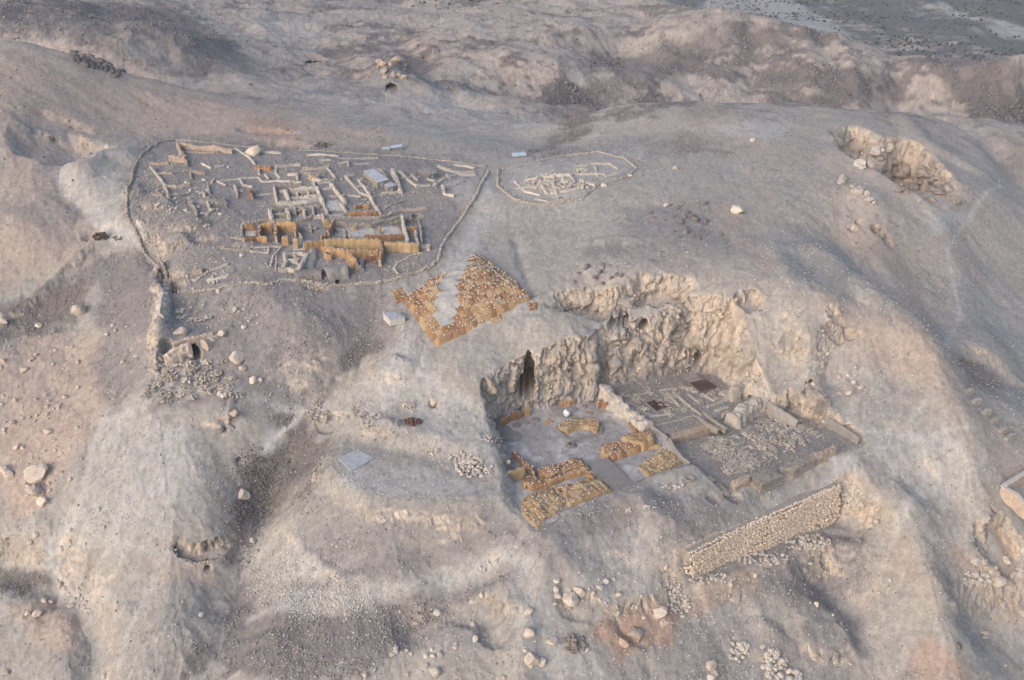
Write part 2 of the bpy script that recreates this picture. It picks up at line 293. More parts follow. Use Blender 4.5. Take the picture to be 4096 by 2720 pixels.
M_white = rock_mat('white_stone', (.48, .445, .395), .15, .4, .02)
M_dark = rock_mat('dark_stone', (.185, .16, .15), .3, .8, .05)
M_brick = rock_mat('mud_brick', (.43, .335, .265), .28, .8, .05)
M_brickg = rock_mat('grey_mud_brick', (.29, .255, .22), .28, .8, .05)
M_whites = rock_mat('white_pebble', (.54, .50, .45), .15, .3, .01)
M_dark3 = rock_mat('brown_grey_stone', (.24, .20, .175), .25, .8, .04); M_darkr = rock_mat('dark_red_stone', (.17, .10, .085), .3, .6, .04); M_brown = rock_mat('brushwood', (.12, .085, .06), .4, .3, .05)
M_plot = rock_mat('rubble_grey', (.42, .37, .315), .3, .5, .08)

# ---------------------------------------------------------------- terrain sheet
t_az = np.linspace(-.575, .575, NCOL); wd = lambda y: y*CP+46; ty = np.geomspace(84, 1850, 2700)
X0 = t_az[None, :]*wd(ty)[:, None]; Y0 = np.repeat(ty[:, None], NCOL, 1)
Hraw = np.empty_like(X0)
for k in range(0, len(ty), 300): Hraw[k:k+300] = height(X0[k:k+300], Y0[k:k+300])
dist = np.sqrt(X0**2+Y0**2+(Hraw-CAMZ)**2); el = np.arctan2(CAMZ-Hraw, Y0)
dY = np.diff(Y0, axis=0); dZ = np.abs(np.diff(Hraw, axis=0))
wgt = (dY*np.sin(el[1:])+dZ*np.cos(el[1:])*.9)/dist[1:]+dY/dist[1:]*.05
cum = np.vstack([np.zeros((1, NCOL)), np.cumsum(wgt, 0)]); cum /= cum[-1:]
ker = np.exp(-(np.arange(-9, 10)/4.0)**2); ker /= ker.sum()
cp = np.pad(cum, ((0, 0), (9, 9)), 'edge'); cum = sum(ker[i]*cp[:, i:i+NCOL] for i in range(19))
Y1 = np.empty((NROW, NCOL)); q = np.linspace(0, 1, NROW)
for j in range(NCOL): Y1[:, j] = np.interp(q, cum[:, j], ty)
X1 = t_az[None, :]*wd(Y1)
H1 = np.empty_like(X1)
for k in range(0, NROW, 300): H1[k:k+300] = height(X1[k:k+300], Y1[k:k+300])
Pn = np.stack([X1, Y1, H1], -1)
def normals(Pn):
    du = np.gradient(Pn, axis=1); dv = np.gradient(Pn, axis=0); n = np.cross(du, dv); n /= np.linalg.norm(n, axis=-1, keepdims=True)+1e-9; return n
nr = normals(Pn); steep = 1-nr[..., 2]
# rock faces: fluted, blocky relief pushed out along the face
wd_, _ = seg_dist(X1, Y1, WALL_T); rk = ss(.32, .58, steep)*(1-ss(300, 420, Y1))*ss(2, 6, wd_)
px_, py_, pz_ = (a.ravel() for a in (Pn[..., 0], Pn[..., 1], Pn[..., 2])); sel = rk.ravel() > .01
disp = np.zeros(px_.shape)
a, b, c = px_[sel], py_[sel], pz_[sel]
wa, wb, wc = n3(a/4, b/4, c/4, 31)*1.8, n3(a/4, b/4, c/4, 32)*1.8, n3(a/3, b/3, c/3, 33)*2.2
a2, b2, c2 = a+wa, b+wb, c+wc
fl = (1-2*np.abs(n3(a2/3.6, b2/3.6, c2/3.8, 3)))*.55+(1-2*np.abs(n3(a2/1.7, b2/1.7, c2/1.9, 5)))*.5+(.6-1.6*np.abs(n3(a2/.8, b2/.8, c2/.9, 8)))*.42+n3(a/.4, b/.4, c/.36, 9)*.3-.5*ss(.82, 1, 1-2*np.abs(n3(a2/2.6, b2/2.6, c2/9, 12)))
# broken blocks: every cell of a jumbled lattice stands a little proud or back
def blocks(x, y, z, seed):
    cx, cy, cz = np.floor(x).astype(np.int64), np.floor(y).astype(np.int64), np.floor(z).astype(np.int64); best = np.full(x.shape, 9.); sec = np.full(x.shape, 9.); val = np.zeros(x.shape)
    for i in (-1, 0, 1):
        for j in (-1, 0, 1):
            for k in (-1, 0, 1):
                u, v, w_ = cx+i, cy+j, cz+k; d = (x-u-.5-.45*h3(u, v, w_, seed))**2+(y-v-.5-.45*h3(u, v, w_, seed+1))**2+(z-w_-.5-.45*h3(u, v, w_, seed+2))**2; r = h3(u, v, w_, seed+3); m = d < best
                sec = np.where(m, best, np.minimum(sec, d)); val = np.where(m, r, val); best = np.where(m, d, best)
    return val, np.sqrt(sec)-np.sqrt(best)
v1, e1 = blocks(a2/2.6, b2/2.6, c2/3.4, 50); v2, e2 = blocks(a2/1.1, b2/1.1, c2/.9, 60)
fl = fl*.38+v1*.62-.55*(1-ss(0, .16, e1))+v2*.3-.22*(1-ss(0, .2, e2))
disp[sel] = fl*rk.ravel()[sel]*1.1
hn = nr.copy(); hn[..., 2] *= .35; Pn += hn*disp.reshape(X1.shape)[..., None]
fine = .055*n3(Pn[..., 0]/.5, Pn[..., 1]/.5, Pn[..., 2]/.5, 21)+.09*n3(Pn[..., 0]/1.3, Pn[..., 1]/1.3, Pn[..., 2]/1.3, 22)
Pn[..., 2] += fine*(1-ss(250, 400, Y1))+ss(260, 420, Y1)*(.5*ridged(X1, Y1, 8, 5, 5, .66))*(1-ss(560, 800, Y1)*.6)
# caves: the surface is pushed back into the hill (pixel of the mouth, half width, half height, depth)
caves = [(2112,1490,1.1,2.8,7.0), (2112,1550,1.9,2.6,11.0), (785,1412,1.0,1.1,6.0), (2440,1298,.9,.8,5), (2500,1290,1.3,1.0,6.0), (2582,1300,.8,.8,5), (2780,1432,.9,1.3,4.5), (2900,1545,.0,.0,0), (3236,1545,.7,1.1,3.5),
         (1270,246,4.5,1.6,7.0), (1565,352,2.4,1.4,6.0), (2555,1450,.9,2.2,1.2), (1150,1828,.0,.0,0), (956,1828,.5,.35,2.0), (830,2268,.6,.35,2.5), (3000,1590,.5,.7,2)]
Pflat = Pn.reshape(-1, 3)
for cx, cy, rw, rh, dp in caves:
    if dp == 0: continue
    # nearest visible vertex to that sight line
    ux, uy = proj(Pflat[:, 0], Pflat[:, 1], Pflat[:, 2]); m = (np.abs(ux-cx) < 30) & (np.abs(uy-cy) < 30)
    idx = np.nonzero(m)[0]; dd = (ux[idx]-cx)**2+(uy[idx]-cy)**2; near = idx[dd < 150]
    if len(near) == 0: near = idx[np.argsort(dd)[:6]]
    c0 = Pflat[near[np.argmin(Pflat[near, 1])]].copy()
    d = np.array([c0[0], c0[1], 0]); d /= np.linalg.norm(d); side = np.array([d[1], -d[0], 0])
    rel = Pflat-c0; al = rel@d; s_ = rel@side; z_ = rel[:, 2]
    ql = np.sqrt((s_/rw)**2+(z_/rh)**2)*(1+.18*n3(Pflat[:, 0]/.7, Pflat[:, 1]/.7, Pflat[:, 2]/.7, 4)); m = (ql < 1.15) & (np.abs(al) < 3+rh)
    k = (1-ss(.80, 1.08, ql[m]))[:, None]
    Pflat[m] += d*dp*k
    Pflat[m] -= k*np.array([0, 0, 1.0])*0.15*dp*.3
Pn = Pflat.reshape(Pn.shape)

# ---- ground colour for each vertex (dust, gravel, bare rock, warm tint), by region
nr = normals(Pn); steep = 1-nr[..., 2]
V = Pn.reshape(-1, 3); vx, vy = V[:, 0], V[:, 1]
VX, VY = proj(V[:, 0], V[:, 1], V[:, 2]); VD = np.sqrt(V[:, 0]**2+V[:, 1]**2+(V[:, 2]-CAMZ)**2)
GW, GH = 1030, 690
bx_, by_ = np.floor(VX/4).astype(int), np.floor(VY/4).astype(int); ok = (bx_ >= 0) & (bx_ < GW) & (by_ >= 0) & (by_ < GH)
ids = np.nonzero(ok)[0]; cell = by_[ids]*GW+bx_[ids]; order = np.lexsort((VD[ids], cell)); cs = cell[order]; first = np.r_[True, cs[1:] != cs[:-1]]
zb = np.full(GW*GH, -1); zb[cs[first]] = ids[order][first]; zb = zb.reshape(GH, GW)
vis_ids = zb[zb >= 0]
def G(px, py):
    i, j = int(py/4), int(px/4); i = min(max(i, 0), GH-1); j = min(max(j, 0), GW-1)
    for r in range(0, 12):
        a = zb[max(0, i-r):i+r+1, max(0, j-r):j+r+1]; a = a[a >= 0]
        if len(a): k = a[np.argmin((VX[a]-px)**2+(VY[a]-py)**2)]; return V[k].copy()
    return np.array([0, 0, 0.])
def polyG(pts): return np.array([G(a, b)[:2] for a, b in pts])
A3 = lambda *c: np.array(c)
c_dust = A3(.375, .338, .295); c_pale = A3(.46, .43, .392); c_grey = A3(.245, .218, .207); c_dk = A3(.15, .133, .126); c_warm = A3(.455, .352, .282)
c_rock = A3(.52, .43, .345); c_red = A3(.40, .27, .20); c_white = A3(.55, .52, .49); c_brown = A3(.20, .165, .145)
colr = np.tile(c_dust, (len(vx), 1))
# streaks that run down the slope: noise smeared along the fall line
gx, gy = -nr[..., 0].ravel(), -nr[..., 1].ravel(); gl = np.hypot(gx, gy)+1e-6
ker2 = np.exp(-(np.arange(-3, 4)/2.)**2); ker2 /= ker2.sum()
def blur(a):
    a = np.pad(a, 3, 'edge'); a = sum(ker2[i]*a[i:i+a.shape[0]-6] for i in range(7)); return sum(ker2[i]*a[:, i:i+a.shape[1]-6] for i in range(7))
gx = blur(gx.reshape(steep.shape)).ravel(); gy = blur(gy.reshape(steep.shape)).ravel(); gl = np.hypot(gx, gy)+.03; gx /= gl; gy /= gl
def lic(s_, L_, seed): return sum(n2((vx+gx*k*L_)/s_, (vy+gy*k*L_)/s_, seed) for k in range(-5, 6))/11*1.9
sl_ = ss(.05, .25, gl); LA = lic(.55, .5, 41)*sl_; LB = lic(1.5, 1.3, 42)*sl_; LC = (lic(4.0, 3.2, 43)+LB*.6)*sl_
def mixc(c, f): 
    global colr
    colr = colr*(1-f[:, None])+c*f[:, None]
nA = fbm(vx, vy, 30, 5, 101, .6); nB = fbm(vx, vy, 7, 5, 102, .6); nC = fbm(vx, vy, 2.2, 4, 103, .6); nD = fbm(vx, vy*.6, 70, 5, 104, .6)
mixc(c_grey, .35*ss(.0, .45, nA+.6*nB+.5*LC)); mixc(c_pale, .22*ss(.0, .5, -nA*.5+nB*.4+LC*.7))
mixc(c_warm, .5*ss(-.1, .5, nD))
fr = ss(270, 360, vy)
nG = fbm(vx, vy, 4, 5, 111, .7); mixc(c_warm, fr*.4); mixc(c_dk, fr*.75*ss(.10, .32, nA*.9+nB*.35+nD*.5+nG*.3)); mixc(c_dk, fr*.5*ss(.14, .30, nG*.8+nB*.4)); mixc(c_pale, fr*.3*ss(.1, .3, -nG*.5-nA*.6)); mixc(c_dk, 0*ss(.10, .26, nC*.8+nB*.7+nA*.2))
def paint(pts, z, c, k, soft, ns=.6, seed=1):
    poly = np.array(pts, float); d, m = sdist(VX, VY, poly, soft*3*FPX/120)
    if not m.any(): return
    d = d*VD/FPX; m = m & (d > -900)
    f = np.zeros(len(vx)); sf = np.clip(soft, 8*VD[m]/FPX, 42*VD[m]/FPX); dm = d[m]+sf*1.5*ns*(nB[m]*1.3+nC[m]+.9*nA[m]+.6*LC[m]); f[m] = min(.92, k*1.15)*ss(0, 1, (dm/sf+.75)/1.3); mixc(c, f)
def streak(pts, z, c, k, hw):
    k = min(.92, k*1.7)
    poly = polyG(pts); lo = poly.min(0)-hw*3; hi = poly.max(0)+hw*3; m = (vx > lo[0]) & (vx < hi[0]) & (vy > lo[1]) & (vy < hi[1])
    if not m.any(): return
    d, _ = seg_dist(vx[m], vy[m], poly); f = np.zeros(len(vx)); f[m] = k*np.exp(-((d*(1+.5*nB[m]+.4*nC[m]))/hw)**2); mixc(c, f)
PAINT = [
 # far hills
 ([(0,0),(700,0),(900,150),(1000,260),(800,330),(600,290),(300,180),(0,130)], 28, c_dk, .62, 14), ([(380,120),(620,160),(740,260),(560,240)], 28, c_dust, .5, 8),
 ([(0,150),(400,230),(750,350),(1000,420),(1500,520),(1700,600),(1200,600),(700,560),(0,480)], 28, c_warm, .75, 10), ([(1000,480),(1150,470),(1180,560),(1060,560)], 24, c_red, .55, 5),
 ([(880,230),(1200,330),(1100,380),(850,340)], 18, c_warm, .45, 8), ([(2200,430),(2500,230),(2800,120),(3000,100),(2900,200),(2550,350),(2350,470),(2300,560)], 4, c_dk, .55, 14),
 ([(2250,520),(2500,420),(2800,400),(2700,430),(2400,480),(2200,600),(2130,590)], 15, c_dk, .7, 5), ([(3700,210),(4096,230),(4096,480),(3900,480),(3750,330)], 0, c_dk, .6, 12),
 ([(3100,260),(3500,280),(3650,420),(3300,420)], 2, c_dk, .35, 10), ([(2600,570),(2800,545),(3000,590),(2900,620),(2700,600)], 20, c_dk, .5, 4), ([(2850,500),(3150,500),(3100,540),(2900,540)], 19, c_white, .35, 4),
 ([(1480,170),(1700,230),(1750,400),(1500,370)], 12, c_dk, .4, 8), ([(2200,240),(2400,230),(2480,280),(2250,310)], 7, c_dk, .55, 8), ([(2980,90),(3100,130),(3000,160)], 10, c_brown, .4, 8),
 ([(900,330),(1600,300),(2000,430),(2200,520),(1700,480),(1200,400)], 11, c_pale, .35, 10), ([(1000,60),(1300,80),(1250,200),(1100,170)], 6, c_pale, .4, 12),
 # left slopes
 ([(0,500),(300,600),(500,700),(430,900),(330,1050),(100,1120),(0,1180)], 22, c_warm, .6, 6), ([(260,660),(500,640),(480,800),(420,900),(330,830)], 24, c_pale, .6, 3), ([(340,830),(470,830),(520,980),(430,960)], 19, c_pale, .6, 3),
 ([(0,1230),(350,1110),(560,1010),(680,1050),(640,1200),(620,1380),(420,1300),(400,1130),(250,1200),(130,1320),(0,1380)], 11, c_grey, .85, 2.5), ([(0,1250),(330,1130),(360,1190),(200,1290),(120,1330),(0,1330)], 10, c_brown, .8, 2.0), ([(60,1330),(280,1280),(250,1340),(80,1390)], 8, c_dk, .5, 2),
 ([(0,1400),(400,1330),(450,1600),(300,1800),(200,2000),(0,2100)], 3, c_warm, .75, 4), ([(0,2150),(200,2150),(180,2250),(60,2260)], -9, c_warm, .4, 3),
 ([(440,1650),(640,1640),(750,1750),(700,2150),(300,2200),(180,2250),(250,2050),(350,1850)], -1, c_pale, .55, 3), ([(600,1700),(820,1700),(800,2050),(680,2100)], -1, c_pale, .4, 3),
 ([(690,2170),(910,2160),(920,2190),(800,2215),(700,2205)], -9, c_rock, .8, .6), ([(640,1480),(700,1380),(930,1290),(960,1330),(860,1420),(700,1440)], 12, c_rock, .8, 1),
 ([(0,2270),(150,2270),(320,2330),(250,2350),(100,2370),(0,2380)], -12, c_dk, .75, 1.6), ([(50,2430),(200,2380),(330,2480),(300,2600),(100,2600)], -15, c_warm, .8, 3),
 ([(600,2180),(860,2170),(920,2300),(850,2400),(620,2350)], -9, c_warm, .45, 2.5), ([(670,2290),(720,2280),(740,2350),(690,2360)], -9, c_red, .35, 1.2),
 ([(1100,1700),(1250,1690),(1150,1850),(1080,2000),(960,2140),(900,2120),(980,1950)], -.5, c_dk, .85, 2.2), ([(1190,1700),(1320,1740),(1230,1900),(1100,2000)], -1, c_brown, .6, 2.5),
 ([(650,1160),(1500,1150),(1600,1260),(1500,1400),(1400,1480),(1300,1590),(950,1640),(640,1640),(560,1640),(640,1400)], 12, c_grey, .72, 4), ([(380,1130),(620,1060),(650,1180),(620,1500),(450,1640),(360,1500),(420,1300)], 10, c_grey, .7, 4), ([(1560,2010),(1750,2020),(1500,2200),(1300,2260),(1230,2150)], -2, c_grey, .4, 3), ([(3050,2280),(3450,2200),(3500,2300),(3300,2480),(3100,2400)], -13, c_grey, .55, 3), ([(2480,830),(2900,820),(3050,1000),(2800,1100),(2500,1060)], 19, c_grey, .35, 4),
 ([(1150,1720),(1330,1740),(1290,1900),(1180,1990),(1050,2130),(960,2220),(900,2330),(850,2330),(930,2120),(1020,1930)], -1, c_dk, .62, 2.5), ([(980,2330),(1100,2250),(1300,2420),(1000,2420)], -7, c_pale, .2, 2),
 ([(1420,1380),(1500,1380),(1400,1480),(1300,1590),(1270,1560)], 9, c_dk, .8, 1.8), ([(880,2340),(1000,2300),(1100,2420),(1400,2480),(1700,2420),(1600,2600),(1300,2720),(900,2720)], -12, c_grey, .9, 3), ([(900,2400),(1050,2440),(1450,2500),(1500,2560),(1200,2720),(860,2720)], -12, A3(.20, .18, .17), .6, 4), ([(1060,2440),(1300,2480),(1750,2380),(2040,2240),(2050,2300),(1800,2440),(1450,2560),(1100,2600)], -8, A3(.21, .19, .18), .55, 3), ([(1250,2010),(1500,2000),(1950,2010),(2080,2120),(1900,2260),(1500,2330),(1350,2300),(1230,2180)], -2, c_grey, .45, 3), ([(800,2560),(880,2600),(820,2720),(700,2720)], -16, c_dk, .6, 2),
 ([(960,2100),(1150,2120),(1300,2280),(1420,2330),(1300,2440),(1050,2440),(960,2300)], -7, c_pale, .25, 3), ([(1430,1570),(1560,1440),(1640,1500),(1560,1620),(1460,1640)], 7, c_pale, .4, 2),
 ([(1340,1830),(1480,1800),(1500,1830),(1390,1880)], 2.6, A3(.42, .44, .46), .0, 1), ([(1360,1900),(1500,1850),(1950,1950),(1900,1980),(1500,1975)], 2.2, c_pale, .6, 1.2),
 ([(1600,1400),(1700,1430),(1760,1560),(1990,1640),(1980,1900),(1850,1800),(1700,1720),(1600,1560)], 6, c_pale, .6, 3),
 # plateau and monastery
 ([(520,620),(700,570),(1500,600),(1900,650),(1930,720),(1850,900),(1750,1050),(1500,1130),(800,1160),(650,1100),(520,850)], 21, c_grey, .62, 3), ([(700,900),(950,950),(900,1100),(720,1120)], 18, c_grey, .5, 3),
 ([(1780,720),(1930,700),(1880,850),(1800,800)], 20, c_pale, .55, 2), ([(1350,905),(1480,905),(1480,930),(1350,930)], 19, c_white, .5, 1), ([(1370,925),(1600,915),(1600,935),(1380,945)], 18.5, c_white, .8, .8),
 ([(1730,1180),(1850,1060),(1900,1030),(1860,1090),(1820,1180),(1740,1230)], 17.5, c_white, .7, 1.0), ([(2130,1210),(2150,1230),(1880,1330),(1760,1310),(1700,1260)], 14.5, c_pale, .7, .8), ([(2000,630),(2230,660),(2560,610),(2480,700),(2330,830),(2080,780)], 21, c_pale, .4, 2),
 ([(1950,760),(2000,850),(1900,1050),(1830,1060),(1900,900)], 18.5, c_pale, .4, 1.6), ([(2350,990),(2480,970),(2510,1010),(2420,1040),(2330,1030)], 18, c_grey, .7, 1.5),
 # summit
 ([(2500,820),(2900,780),(3000,960),(2750,1060),(2550,1000)], 19, c_grey, .3, 4), ([(2250,1230),(2420,1260),(2350,1320),(2230,1290)], 14, c_grey, .4, 2),
 ([(3300,550),(3700,560),(3900,800),(3900,1100),(3600,1050),(3200,900)], 15, c_warm, .3, 6), ([(3280,640),(3400,590),(3560,600),(3760,700),(3860,830),(3700,900),(3450,830)], 15, c_rock, .55, 3), ([(3700,850),(3850,840),(3900,880),(3720,930)], 12, c_pale, .7, 2),
 ([(2200,1050),(2900,1040),(3050,1150),(2950,1350),(2600,1280),(2300,1250)], 17, c_rock, .35, 3),
 # below the courts
 ([(2450,1980),(2900,1960),(3050,1980),(3000,2080),(2750,2180),(2600,2120),(2400,2150),(2200,2160)], -1.5, c_grey, .5, 3), ([(2100,2180),(2500,2080),(2600,2160),(2450,2260),(2200,2300)], -3, c_grey, .6, 3),
 ([(2080,2250),(2160,2230),(2250,2500),(2420,2720),(2150,2720),(2060,2450)], -9, c_pale, .55, 2), ([(2500,2400),(2700,2420),(2680,2560),(2480,2640),(2400,2520)], -10.5, c_red, .8, 2.5), ([(2780,2370),(2980,2280),(3020,2330),(2850,2400),(2740,2420)], -10, c_red, .65, 1.5),
 ([(2250,2150),(2600,2120),(2650,2350),(2550,2420),(2300,2380)], -5, c_pale, .35, 3), ([(3150,2200),(3450,2150),(3430,2350),(3250,2450),(3050,2350)], -13, c_grey, .6, 3), ([(3100,2500),(3400,2450),(3450,2620),(3150,2650)], -17, c_grey, .5, 3),
 ([(3580,2100),(3750,2250),(3850,2420),(3750,2450),(3560,2300),(3450,2450),(3560,2200)], -11, c_warm, .35, 3), ([(3750,2200),(3900,2200),(4000,2350),(3850,2330)], -12, c_red, .35, 2), ([(3980,2130),(4060,2150),(4080,2230),(4010,2240)], -13, c_red, .7, 1.2), ([(3650,2550),(3800,2600),(3900,2720),(3700,2720)], -20, c_red, .55, 2.5), ([(4000,2250),(4096,2300),(4096,2500),(4030,2480)], -16, c_red, .5, 2),
 ([(3480,1750),(3750,1720),(3950,1850),(3800,2000),(3550,1900)], -1, c_pale, .55, 4), ([(3000,1450),(3200,1550),(3300,1640),(3200,1660),(3050,1560)], 4, c_grey, .3, 2),
 ([(3370,1180),(3560,1270),(3760,1430),(3700,1420),(3450,1240)], 7, c_grey, .5, 1.5), ([(3850,1450),(3980,1480),(4000,1560),(3900,1540)], -2, c_brown, .6, 2), ([(1330,1560),(1560,1560),(1560,1640),(1420,1660)], 6, c_pale, .3, 2),
 ([(3330,1830),(3420,1840),(3380,1960),(3300,1930)], -3, c_white, .5, 1.2),
]
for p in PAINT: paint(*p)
STREAK = [([(1950,720),(1930,850),(1850,1000),(1780,1090)], 19.5, c_pale, .6, 1.2), ([(3060,1730),(3400,1740),(3700,1750),(4000,1760)], 0, c_pale, .5, .6), ([(2200,1000),(2000,990),(1900,980)], 18, c_pale, .4, .5), ([(1000,2480),(1300,2440),(1700,2330),(2050,2190),(2300,2100)], -8, c_pale, .35, .8), ([(470,2680),(520,2500),(590,2380),(640,2230)], -12, c_pale, .4, .6), ([(4000,740),(3850,900),(3790,1000),(3815,1130),(3840,1250),(3790,1370),(3740,1440),(3730,1580),(3640,1680)], 6, c_pale, .6, .6),
 ([(3640,1750),(3850,1770),(3760,1880),(3660,1980),(3600,2100)], -3, c_pale, .5, .8), ([(2500,1130),(2300,1010),(2000,1000)], 18, c_pale, .2, .5), ([(1610,1300),(1660,1450),(1760,1560),(1900,1620)], 9, c_pale, .55, 1.2),
 ([(630,1500),(700,1560),(1000,1590),(1250,1640),(1350,1640)], 7, c_pale, .45, .8), ([(420,1640),(360,1850),(300,2080),(190,2180),(250,2330),(450,2390)], -3, c_pale, .6, .7), ([(740,1480),(560,1640),(440,1700)], 6, c_pale, .4, 1), ([(300,2180),(560,2190),(700,2230)], -8, c_pale, .5, .7),
 ([(0,1230),(220,1150),(330,1090),(450,1030),(620,980)], 14, c_grey, .7, .9), ([(230,700),(420,900),(560,960)], 21, c_pale, .5, 2.0), ([(640,1690),(655,1800),(670,1980)], 0, c_grey, .35, .22), ([(360,1640),(340,1800),(310,1950)],-1,c_grey,.3,.4),
 ([(950,2400),(1300,2350),(1750,2230),(2050,2120)], -6, c_grey, .4, 1.0), ([(1180,1690),(1080,1760),(1050,1800)], 1, c_white, .5, .8), ([(2100,2180),(2400,2060),(2650,1990)], -1.5, c_grey, .4, 2.2), ([(3300,2700),(3420,2560),(3440,2460)], -18, c_grey, .35, .6),
 ([(3380,1110),(3450,1050),(3520,960)], 12, c_grey, .4, .7), ([(1800,2330),(2000,2230),(2080,2240)], -6, c_pale, .5, 2), ([(2900,830),(2950,950),(3060,1080)], 19, c_warm, .3, 3), ([(3450,950),(3650,1150),(3700,1350)], 9, c_warm, .4, 5),([(3350,1250),(3600,1420),(3950,1720)], 6, c_warm, .45, 5)]
for p in STREAK: streak(*p)
# bare rock shows where it is too steep for dust to lie
sp = steep.ravel(); nearm = 1-ss(300, 400, vy)
rockc = c_rock[None, :]*(1+.25*n3(vx/2.5, vy/2.5, V[:, 2]/5, 61)[:, None])
f = .85*ss(.28, .5, sp+.1*nC)*nearm; colr = colr*(1-f[:, None])+rockc*f[:, None]
cr = n3(vx/1.6, vy/1.6, V[:, 2]/6, 71); mixc(c_grey, .5*ss(.15, .5, cr)*ss(.3, .5, sp)*nearm)
f = ss(640, 720, vy)*ss(-.2, .2, vx/vy-.02); mixc(A3(.13, .135, .125), .92*f*ss(-.6, -.1, fbm(vx, vy*.35, 60, 5, 200, .65)+.4*n2(vx/14, vy/7, 7))); mixc(c_white, .5*f*ss(.14, .3, fbm(vx+90, vy*.3, 75, 4, 201, .6)))
f_flat = np.zeros(len(vx))
for cpoly in (COURT_L, COURT_U, COURT_R, TERR): f_flat = np.maximum(f_flat, inside(vx, vy, cpoly)*1.0)
# swept, plastered floor of the left court
d, m = sdist(vx, vy, COURT_L, 3); f = np.zeros(len(vx)); f[m] = .85*ss(-.3, .3, d[m]); 
colr = colr*(1-f[:, None])+A3(.36, .335, .318)*f[:, None]; f2 = f*ss(.0, .35, nC+nB*.8); mixc(c_white, .75*f2); mixc(c_warm, .4*f*ss(.1, .4, nA+nB))
for cpoly in (COURT_U, COURT_R):
    d, m = sdist(vx, vy, cpoly, 3); f = np.zeros(len(vx)); f[m] = .75*ss(-.3, .3, d[m]); mixc(A3(.225, .205, .195), f)
colr = np.clip(colr, 0, 1); nE = n3(vx/.45, vy/.45, V[:, 2]/.45, 301); nF = fbm(vx, vy, 1.1, 3, 305, .7); colr = np.clip(colr*(1+.05*nC+.11*nE+.13*nF+.10*LA+.07*LB+.04*LC)[:, None], .02, .7)

def grid_mesh(name, Pn):
    nv, nu = Pn.shape[:2]; me = bpy.data.meshes.new(name); me.vertices.add(nv*nu); me.vertices.foreach_set('co', Pn.astype(np.float32).ravel())
    i = np.arange(nv-1)[:, None]*nu+np.arange(nu-1)[None, :]; f = np.stack([i, i+1, i+nu+1, i+nu], -1).reshape(-1, 4); n = len(f)
    me.loops.add(n*4); me.loops.foreach_set('vertex_index', f.ravel().astype(np.int32)); me.polygons.add(n)
    me.polygons.foreach_set('loop_start', np.arange(0, n*4, 4, dtype=np.int32)); me.polygons.foreach_set('loop_total', np.full(n, 4, np.int32))
    me.polygons.foreach_set('use_smooth', np.ones(n, bool)); me.update(); return me
def link(o, label=None, cat=None, group=None, kind=None, parent=None):
    COL.objects.link(o)
    if label: o['label'] = label
    if cat: o['category'] = cat
    if group: o['group'] = group
    if kind: o['kind'] = kind
    if parent: o.parent = parent
    return o
Pn[..., 2] += ((.03*LA+.06*LB+.12*LC)*(1-f_flat)).reshape(steep.shape)*(1-ss(300, 420, Y1)*.0)
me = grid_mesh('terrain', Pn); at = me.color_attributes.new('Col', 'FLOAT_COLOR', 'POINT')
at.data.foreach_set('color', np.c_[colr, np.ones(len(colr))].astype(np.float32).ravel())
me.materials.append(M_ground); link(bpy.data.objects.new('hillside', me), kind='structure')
# the plain runs on to the horizon
bm = bmesh.new(); S = 6000; vsx = [bm.verts.new(p) for p in ((-S, -S, -64), (S, -S, -64), (S, S, -64), (-S, S, -64))]; bm.faces.new(vsx)
pm = bpy.data.meshes.new('plain'); bm.to_mesh(pm); bm.free(); M_plain = rock_mat('plain_earth', (.22, .21, .20), .45, 120, .5); pm.materials.append(M_plain); link(bpy.data.objects.new('plain', pm), kind='structure')
# morning haze
def haze_box():
    bm = bmesh.new(); bmesh.ops.create_cube(bm, size=1); me = bpy.data.meshes.new('haze'); bm.to_mesh(me); bm.free()
    o = bpy.data.objects.new('haze', me); o.location = (0, 0, 20); o.scale = (12400, 12400, 172); 
    m = bpy.data.materials.new('haze_air'); N, L = nodes(m); N.remove(N['Principled BSDF']); v = N.new('ShaderNodeVolumePrincipled'); v.inputs['Density'].default_value = HAZE; v.inputs['Color'].default_value = (.86, .90, .96, 1); v.inputs['Anisotropy'].default_value = .2
    L.new(v.outputs[0], N['Material Output'].inputs['Volume']); me.materials.append(m); link(o, kind='stuff', label='thin bluish morning haze over the desert hills', cat='haze')

haze_box()
# ---------------------------------------------------------------- finding places on the ground
def hz(x, y): return float(height(np.array([x]), np.array([y]))[0])
def TW(px, py, h, z=None):              # ground point under a wall top seen at (px, py)
    if z is not None: x, y = P(px, py, z+h); return np.array([x, y, z])
    zg = G(px, py)[2]
    for _ in range(3): x, y = P(px, py, zg+h); zg = hz(x, y)
    return np.array([float(x), float(y), zg])
